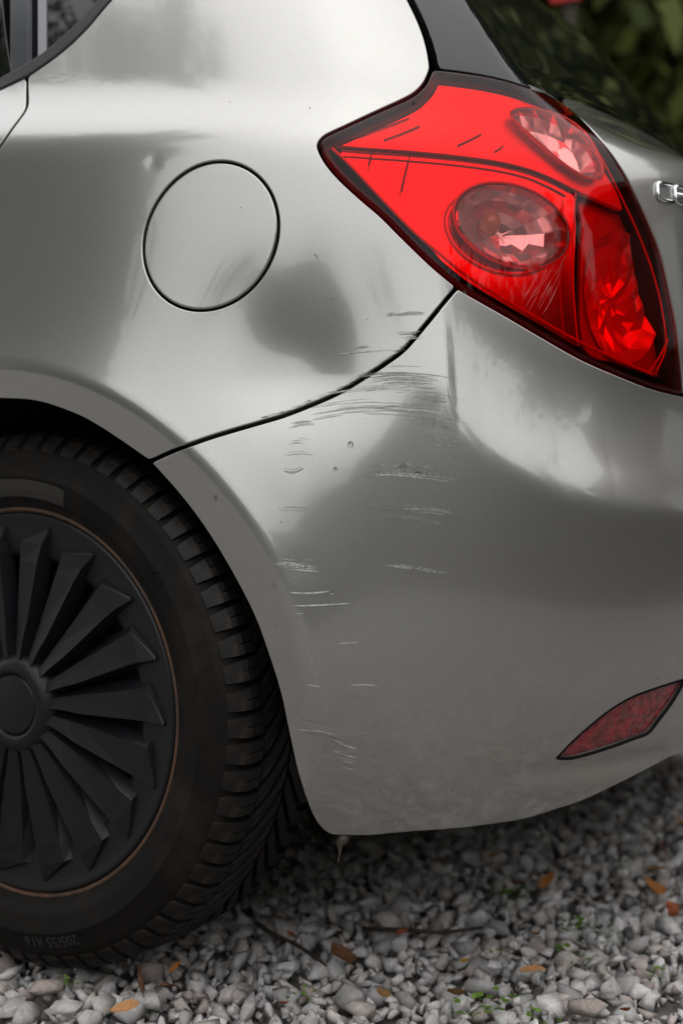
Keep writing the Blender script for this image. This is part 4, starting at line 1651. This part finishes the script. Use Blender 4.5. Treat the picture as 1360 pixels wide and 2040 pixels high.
PX = 1 / 1900.0     # metres per photo pixel near the damage
Q, B_ = quarter_o, bumper
D, Lt, Gm = M['scuff_dark'], M['scuff_light'], M['grime']
scratch([([(668, 706), (710, 701), (760, 698), (806, 696)], 0.8 * PX)], Lt, Q)
scratch([([(670, 708), (712, 703), (760, 700)], 0.6 * PX)] + cluster([(700, 692), (745, 690)], 4, 3, 1 * PX, 2 * PX, .4, .9), D, Q)
scratch(cluster([(768, 628), (800, 624), (862, 624)], 7, 7, .7 * PX, 2.0 * PX, .3, .8), D, Q)
scratch(cluster([(785, 668), (845, 662)], 12, 8, .7 * PX, 2 * PX, .3, .7), D, Q)
scratch(cluster([(618, 498), (632, 512), (648, 540)], 10, 7, 1 * PX, 2.5 * PX, .2, .5), D, Q, 'scuff_mark')
scratch(cluster([(664, 612), (672, 640), (676, 676)], 8, 8, 1.2 * PX, 3 * PX, .2, .45) + [([(646, 597), (672, 594)], 2.0 * PX), ([(664, 678), (680, 676)], 2.2 * PX)], D, Q, 'scuff_mark')
rag = []
sp_ = catmull(np.array(L_SEAM[4:11], float), 5)
for i in range(0, len(sp_) - 3):
    x, y = sp_[i]
    for _ in range(2):
        dx, up_ = rng.uniform(-3, 3), rng.uniform(5, 12)
        rag.append(([(x + dx - rng.uniform(3, 9), y - up_ + 2), (x + dx + rng.uniform(3, 10), y - up_ - 2)], rng.uniform(.4, 1.1) * PX))
scratch(rag[::2], Gm, Q, 'edge_grime')
scratch(rag[1::3], Lt, Q, 'edge_chip')
# bumper
scratch(cluster([(715, 760), (770, 752), (820, 751), (890, 757)], 24, 34, .35 * PX, .9 * PX, .25, .8), D, B_)
scratch(cluster([(640, 785), (720, 772), (800, 770), (895, 778)], 8, 7, .5 * PX, .9 * PX, .3, .8), Lt, B_)
scratch(cluster([(820, 790), (900, 800)], 14, 12, .6 * PX, 1.5 * PX, .3, .9), D, B_)
scratch(cluster([(620, 826), (700, 815), (780, 814), (870, 822)], 14, 26, .35 * PX, .8 * PX, .15, .5), D, B_)
scratch([([(795, 816), (840, 818), (895, 826)], .8 * PX), ([(640, 806), (700, 797), (740, 795)], .6 * PX)], Lt, B_)
scratch(cluster([(790, 836), (850, 842), (915, 856)], 10, 14, .6 * PX, 1.6 * PX, .25, .7), D, B_)
scratch(cluster([(840, 874), (880, 876), (930, 882)], 12, 14, .8 * PX, 2.0 * PX, .3, .7), D, B_)
scratch(cluster([(872, 906), (895, 907), (922, 912)], 4, 6, .8 * PX, 1.8 * PX, .3, .8), D, B_)
scratch(cluster([(725, 942), (800, 938), (870, 946), (928, 960)], 9, 20, .8 * PX, 2.0 * PX, .3, .85), D, B_)
scratch(cluster([(735, 944), (800, 946), (870, 954), (925, 962)], 5, 6, .4 * PX, .7 * PX, .3, .8), Lt, B_)
scratch(cluster([(726, 1007), (800, 1010), (870, 1018), (930, 1027)], 6, 14, .7 * PX, 1.6 * PX, .3, .8), D, B_)
scratch(cluster([(750, 1031), (820, 1031), (870, 1042), (915, 1050)], 5, 10, .6 * PX, 1.3 * PX, .3, .8), D, B_)
scratch(cluster([(762, 1016), (850, 1018), (925, 1030)], 5, 4, .4 * PX, .6 * PX, .3, .6), Lt, B_)
scratch(cluster([(762, 1120), (820, 1128), (905, 1142)], 7, 9, .8 * PX, 1.6 * PX, .4, .9), D, B_)
scratch(cluster([(765, 1123), (820, 1131), (895, 1141)], 5, 8, .4 * PX, .8 * PX, .4, .9), Lt, B_)
scratch(cluster([(575, 848), (605, 842), (638, 842)], 4, 6, .5 * PX, 1.2 * PX, .4, .9), D, B_)
scratch(cluster([(575, 880), (600, 876), (625, 884)], 12, 9, .4 * PX, .9 * PX, .3, .7), D, B_)
scratch([([(568, 907), (600, 904), (625, 906)], .8 * PX)], D, B_)
scratch([([(564, 938), (585, 941), (606, 932)], 2.2 * PX)], D, B_, 'gouge')
scratch([([(563, 933), (585, 935), (604, 928)], 1.5 * PX), ([(572, 902), (600, 900), (612, 901)], .7 * PX)], Lt, B_, 'gouge')
scratch([([(552, 1012), (585, 1010), (622, 1014)], .8 * PX), ([(556, 1017), (610, 1017)], .5 * PX)], D, B_)
scratch(cluster([(542, 1124), (590, 1122), (650, 1124)], 16, 16, .5 * PX, 1.1 * PX, .3, .8), D, B_)
scratch(cluster([(542, 1122), (590, 1126), (640, 1130)], 12, 14, .4 * PX, .9 * PX, .3, .7), Lt, B_)
scratch([([(572, 1180), (615, 1182), (660, 1178)], 1.2 * PX), ([(578, 1207), (630, 1206), (696, 1202)], 1.3 * PX), ([(588, 1222), (608, 1222)], .8 * PX)], Lt, B_)
scratch([([(572, 1183), (620, 1185), (655, 1181)], .6 * PX), ([(580, 1210), (640, 1209), (690, 1205)], .6 * PX), ([(666, 1215), (684, 1222)], 1.2 * PX)], D, B_)
scratch([([(610, 1364), (640, 1368)], .8 * PX), ([(694, 1365), (722, 1364), (752, 1366)], .9 * PX), ([(672, 1282), (716, 1279)], .6 * PX), ([(590, 1453), (640, 1458), (668, 1464)], .6 * PX)], Lt, B_)
scratch(cluster([(655, 1490), (690, 1500), (725, 1508)], 22, 14, .4 * PX, .8 * PX, .2, .6), Lt, B_)
scratch(cluster([(600, 1270), (618, 1310), (640, 1372), (655, 1430)], 9, 24, .5 * PX, 1.0 * PX, .04, .1), Lt, B_, 'edge_chip')
scratch(cluster([(585, 1452), (640, 1462), (690, 1478)], 14, 10, .3 * PX, .6 * PX, .2, .6), D, B_)
hair = []
for (x0, y0, x1, y1, k) in ((990, 720, 1012, 688, 5), (1035, 735, 1052, 694, 4), (1075, 1085, 1135, 1010, 4), (1190, 1060, 1215, 1010, 3), (1240, 1030, 1255, 1005, 3), (1050, 1000, 1080, 1020, 3),
                            (1150, 985, 1175, 1005, 6), (1090, 930, 1100, 900, 4), (1030, 1010, 1045, 1030, 3)):
    for _ in range(k):
        a, b_ = rng.uniform(-18, 18), rng.uniform(-8, 8)
        hair.append(([(x0 + a, y0 + b_), ((x0 + x1) / 2 + a + rng.uniform(-2, 2), (y0 + y1) / 2 + b_), (x1 + a, y1 + b_)], 0.16 * PX))
scratch(hair, D, B_, 'hairline_scratch')
hair = []
for _ in range(16):
    x, y = 1085 + rng.uniform(-50, 45), 600 + rng.uniform(-50, 45)
    hair.append(([(x, y), (x + 12, y - 20), (x + 26, y - 40 - rng.uniform(0, 14))], .22 * PX))
for _ in range(5):
    x = 1015 + rng.uniform(-10, 30)
    hair.append(([(x, 480 + rng.uniform(-20, 20)), (x + 8, 440), (x + 18, 400 + rng.uniform(0, 30))], .22 * PX))
M['scuff_lens'] = simple('scraped_lens', (0.45, 0.12, 0.12), 0.6)
scratch(hair, M['scuff_lens'], lamp, 'hairline_scratch', off=0.0013)

# a few long faint drag lines that tie the scuffs together
scratch([([(705, 746), (780, 742), (850, 746), (915, 756)], .45 * PX), ([(690, 781), (770, 777), (860, 784), (935, 800)], .45 * PX), ([(650, 822), (740, 812), (840, 822), (940, 846)], .4 * PX),
         ([(715, 950), (800, 948), (880, 958), (950, 975)], .4 * PX), ([(720, 1014), (800, 1016), (890, 1030), (960, 1046)], .35 * PX), ([(745, 1122), (820, 1132), (930, 1150)], .35 * PX),
         ([(690, 1070), (780, 1076), (860, 1086)], .3 * PX), ([(560, 1150), (640, 1146), (720, 1150)], .35 * PX)], D, B_, 'drag_lines')

# dark specks: stone chips in the paint
for k, (x, y, r) in enumerate([(617, 215, 2.2), (458, 203, 2.2), (480, 413, 2), (430, 992, 0), (552, 1246, 2), (757, 1574, 2.2), (901, 1574, 2.2), (872, 1442, 1.8), (781, 1636, 2.2), (904, 1638, 2.2),
                               (732, 637, 2), (824, 208, 4.5), (1287, 772, 3), (1310, 1352, 3), (1125, 910, 1.5), (560, 1040, 2), (700, 1270, 1.5)]):
    if r:
        sc_ = unproj([(x, y)])[0]
        t_ = np.linspace(0, 2 * math.pi, 9)[:-1]
        q = sc_ + np.stack([np.cos(t_), np.sin(t_)], -1) * r * PX * 0.55 * rng.uniform(.7, 1.3, (8, 1))
        P = surf(q[:, 0], q[:, 1], np.full(8, 0.0014 if (x, y) == (824, 208) else 0.0003))
        host = Q if y < 660 and x < 800 else (lamp if (x, y) == (824, 208) else B_)
        link('paint_chip', np_mesh('paint_chip', P, [tuple(range(8))]), M['black'], host)

# water drops on the paint
mw, n_, l_, bw_ = mat('water')
bw_.inputs['Transmission Weight'].default_value = 1.0
bw_.inputs['IOR'].default_value = 1.33
bw_.inputs['Roughness'].default_value = 0.0
DROPS = [((698, 886), 5.5, 'water drop below the bumper seam, the roundest one'), ((803, 931), 6, 'water drop hanging on the dark scrape under the wide scuffs'),
         ((668, 935), 3.8, 'small water drop lower left of the roundest drop'), ((430, 992), 4.2, 'water drop on the arch lip right above the tyre'),
         ((661, 1178), 4.8, 'water drop at the end of the upper bright scratch'), ((546, 1168), 3.8, 'small water drop at the arch lip edge beside the bright scratches'),
         ((925, 1092), 3.4, 'tiny water drop alone on the middle of the bumper'), ((925, 583), 3.0, 'tiny water drop just below the tail lamp corner')]
for (px, r, lb) in DROPS:
    u = unproj([px])[0]
    P = surf(u[:1], u[1:])[0]
    N_ = Vector(nrm(u[:1], u[1:])[0])
    bm = bmesh.new()
    bmesh.ops.create_uvsphere(bm, u_segments=14, v_segments=9, radius=1)
    me = bpy.data.meshes.new('water_drop')
    bm.to_mesh(me)
    bm.free()
    me.polygons.foreach_set('use_smooth', np.ones(len(me.polygons), dtype=bool))
    o = link('water_drop', me, mw, None, tuple(P))
    o.rotation_mode = 'QUATERNION'
    o.rotation_quaternion = N_.to_track_quat('Z', 'Y')
    rr2 = r * PX
    o.scale = (rr2, rr2 * 1.25, rr2 * 0.55)
    tag(o, lb, 'water drop', 'water drops on the paint')

# mud with a drop hanging under the bumper corner
u = unproj([(668, 1668)])[0]
P = surf(u[:1], u[1:])[0] + np.array([0.0, 0.012, -0.002])
mb = MB()
pp_ = [P + np.array(v) for v in ((0.004, 0, 0.004), (0.001, 0, -0.003), (-0.003, 0.001, -0.008), (-0.002, 0, -0.014), (-0.0028, 0, -0.020), (-0.004, 0, -0.025), (-0.0046, 0, -0.028))]
mb.tube([tuple(p) for p in pp_], [0.006, 0.0062, 0.0042, 0.0018, 0.0009, 0.0010, 0.0004], 8)
M['mud'] = simple('wet_mud', (0.07, 0.055, 0.04), 0.35, bump=(300, 0.5, 0.002))
tag(mb.build('hanging_mud', M['mud'], None, True), 'wet strand of mud hanging under the bumper corner behind the tyre', 'mud')

# ------------------------------------------------------------------ leaves, sprigs and twigs on the gravel
def leaf_mesh(seed, wid=0.55):
    r = random.Random(seed)
    V, F = [], []
    n, k = 9, 5
    cu, tw = r.uniform(0.12, 0.4), r.uniform(-0.5, 0.5)
    for i in range(n):
        t_ = i / (n - 1)
        w_ = wid * 0.5 * math.sin(math.pi * t_ ** 0.8) ** 0.75 * (1 + 0.16 * (i % 2))
        for j in range(k):
            c_ = (j / (k - 1) * 2 - 1)
            x, y = t_ - 0.5, c_ * w_
            z = cu * (t_ - 0.4) ** 2 * 1.6 + 0.35 * abs(c_) * w_ + tw * y * (t_ - .5) + 0.02 * math.sin(9 * t_ + c_ * 3 + seed)
            V.append((x, y, z))
    for i in range(n - 1):
        for j in range(k - 1):
            F.append((i * k + j, (i + 1) * k + j, (i + 1) * k + j + 1, i * k + j + 1))
    b = len(V)
    V += [(-0.5, 0.012, .06), (-0.5, -0.012, .06), (-0.78, 0.008, .12), (-0.78, -0.008, .12)]
    F.append((b, b + 2, b + 3, b + 1))
    return np_mesh('dry_leaf', V, F, smooth=True)


def leafm(name, a, b):
    return simple(name, a, 0.5, bump=(14, 0.5, 0.02), var=(9, b, 0.4, 0.65))


ML = {'orange': leafm('leaf_orange', (0.42, 0.13, 0.02), (0.50, 0.22, 0.05)), 'red': leafm('leaf_red', (0.33, 0.06, 0.02), (0.40, 0.12, 0.03)),
      'brown': leafm('leaf_brown', (0.13, 0.055, 0.022), (0.20, 0.09, 0.04)), 'ochre': leafm('leaf_ochre', (0.30, 0.16, 0.04), (0.22, 0.10, 0.03)),
      'tan': leafm('leaf_tan', (0.46, 0.22, 0.08), (0.52, 0.28, 0.12)), 'yellow': leafm('leaf_yellow', (0.45, 0.28, 0.03), (0.35, 0.18, 0.02))}
LEAVES = [((251, 2013), 0.033, 'tan', 0.75, 'round tan leaf lying between stones below the tyre', .3), ((1300, 1768), 0.040, 'orange', 0.6, 'bright orange leaf at the far side of the gravel', .6),
          ((1343, 1815), 0.033, 'red', 0.5, 'red leaf at the frame edge below the bright orange leaf', 1.4), ((1305, 1733), 0.030, 'ochre', 0.5, 'ochre leaf right behind the bright orange leaf', .1),
          ((1318, 1692), 0.028, 'red', 0.45, 'upright red brown leaf behind the ochre leaf', 1.1), ((908, 1982), 0.032, 'ochre', 0.6, 'curled yellow brown leaf at the front of the gravel', .7),
          ((1090, 1752), 0.030, 'orange', 0.4, 'narrow orange leaf standing in the shade of the bumper', 1.5), ((275, 1955), 0.038, 'brown', 0.6, 'dark brown leaf standing against the tyre', 1.5),
          ((330, 1968), 0.030, 'brown', 0.55, 'brown leaf in front of the one against the tyre', .4), ((350, 1925), 0.020, 'orange', 0.3, 'thin curled orange leaf beside the tyre tread', 1.5),
          ((578, 1862), 0.014, 'red', 0.6, 'small red leaf beside the dark twig', .2), ((1066, 1862), 0.016, 'orange', 0.7, 'small orange leaf in the middle of the gravel', .8),
          ((800, 1858), 0.018, 'red', 0.6, 'small rust coloured leaf in the shade under the bumper', .5), ((762, 1980), 0.022, 'ochre', 0.6, 'pale ochre leaf at the front left of the curled leaf', .2),
          ((1243, 2013), 0.016, 'red', 0.7, 'small dark red leaf beside the large pinkish stone', .9), ((985, 1705), 0.020, 'yellow', 0.6, 'dull yellow leaf deep in the shade under the bumper', .4),
          ((680, 1905), 0.045, 'brown', 0.55, 'brown leaf in the shade right of the twig', .3), ((1030, 1762), 0.032, 'brown', 0.5, 'dark brown leaf in the shade beside the narrow orange leaf', .2),
          ((1060, 1935), 0.030, 'tan', 0.6, 'tan leaf under a stone near the green sprigs', .1), ((1355, 1640), 0.030, 'tan', 0.6, 'pale orange leaf at the far frame edge', .2),
          ((565, 2000), 0.016, 'red', 0.6, 'small orange red leaf low in the middle foreground', .4), ((925, 1915), 0.012, 'yellow', 0.7, 'tiny yellow leaf among grey stones', .4)]
for k, (px, L, c_, wd, lb, tilt) in enumerate(LEAVES):
    g_ = px_ground(px, 0.012 + 0.30 * L * math.sin(tilt))
    o = link('dry_leaf', leaf_mesh(k, wd), ML[c_], None, tuple(g_))
    o.scale = (L, L, L)
    o.rotation_euler = (tilt * 0.8 if tilt > 1 else 0.4 * tilt, -0.5 * tilt, k * 2.1 + 0.4)
    tag(o, lb, 'leaf', 'dry leaves on the gravel')
M['sprig'] = leaf_mat('sprig_green', (0.07, 0.14, 0.02), (0.14, 0.24, 0.035))
SPR = [((1150, 1868), .026, 'leafy green sprig in the gravel, largest of the pair under the reflector'), ((1206, 1876), .018, 'small green sprig beside the largest sprig'),
       ((1137, 1916), .026, 'bright green sprig in front of the pair'), ((1315, 1947), .016, 'small green sprig near the frame edge'), ((985, 2008), .024, 'yellow green sprig at the front of the gravel'),
       ((940, 2022), .026, 'yellow green sprig at the bottom edge, left of its twin'), ((608, 1998), .018, 'small green sprig in the middle foreground'), ((1240, 1730), .018, 'dark green sprig behind the large gravel patch'),
       ((1008, 1797), .030, 'dark green plant in the shade of the bumper'), ((988, 1905), .014, 'tiny green sprig between grey stones'), ((1077, 2037), .020, 'green sprig cut by the bottom edge'), ((142, 1968), .016, 'yellow green sprig between the pale stones by the tyre')]
for k, (px, L, lb) in enumerate(SPR):
    g_ = px_ground(px, 0.009)
    r = random.Random(k)
    V, F = [], []
    for j in range(13):
        a, el = r.uniform(0, 6.28), r.uniform(0.35, 1.3)
        d = Vector((math.cos(a) * math.cos(el), math.sin(a) * math.cos(el), math.sin(el)))
        p = d * r.uniform(0.25, 0.75)
        sd = d.cross(Vector((0, 0, 1))).normalized()
        up_ = Vector((d.x, d.y, d.z * 0.2)).normalized()
        l2 = r.uniform(0.2, 0.34)
        b = len(V)
        V += [tuple(p), tuple(p + up_ * l2 * .5 + sd * l2 * .42), tuple(p + up_ * l2), tuple(p + up_ * l2 * .5 - sd * l2 * .42), (0, 0, -.1), (0.01, 0, -.1)]
        F += [(b, b + 1, b + 2), (b, b + 2, b + 3), (b, b + 4, b + 5)]
    o = link('green_sprig', np_mesh('green_sprig', V, F), M['sprig'], None, tuple(g_))
    o.scale = (L * 1.3, L * 1.3, L * 1.1)
    tag(o, lb, 'sprig', 'green sprigs in the gravel')
M['twig'] = simple('twig', (0.03, 0.022, 0.016), 0.8, bump=(200, 0.5, 0.001))
for pts, lb in (([(508, 1838), (545, 1862), (590, 1882), (625, 1905), (650, 1925)], 'dark bent twig in the shade behind the tyre'),
                ([(722, 1850), (800, 1852), (880, 1858), (960, 1848)], 'thin dark twig lying flat under the bumper')):
    mb = MB()
    mb.tube([tuple(px_ground(p, 0.010 + 0.004 * math.sin(i * 2))) for i, p in enumerate(pts)], [0.003, 0.0028, 0.0024, 0.002, 0.001][:len(pts)], 7)
    tag(mb.build('twig', M['twig'], None, True), lb, 'twig')

# red board for an unclear red patch far behind, past the rear window
M['red_board'] = simple('red_painted_board', (0.45, 0.02, 0.02), 0.5)
sgn = empty('red_board_on_post', (0, 0, 0))
d_ = FW + RT * (1128 - 680) / FPX + UP * (1020 + 10) / FPX
c_ = CAM + d_ * (4.6 / (d_ @ FW))
sgn.location = (c_[0], c_[1], -0.06)
mb = MB()
mb.box((-0.05, -0.012, c_[2] - 0.02 + 0.06), (0.05, 0.012, c_[2] + 0.20))
mb.build('board', M['red_board'], sgn)
mb = MB()
mb.tube([(0, 0.03, -0.1), (0, 0.03, c_[2] + 0.1)], 0.02, 10)
mb.build('post', M['bark'], sgn)
tag(sgn, 'small blurred red board in place of an unclear red patch past the rear window edge', 'sign')
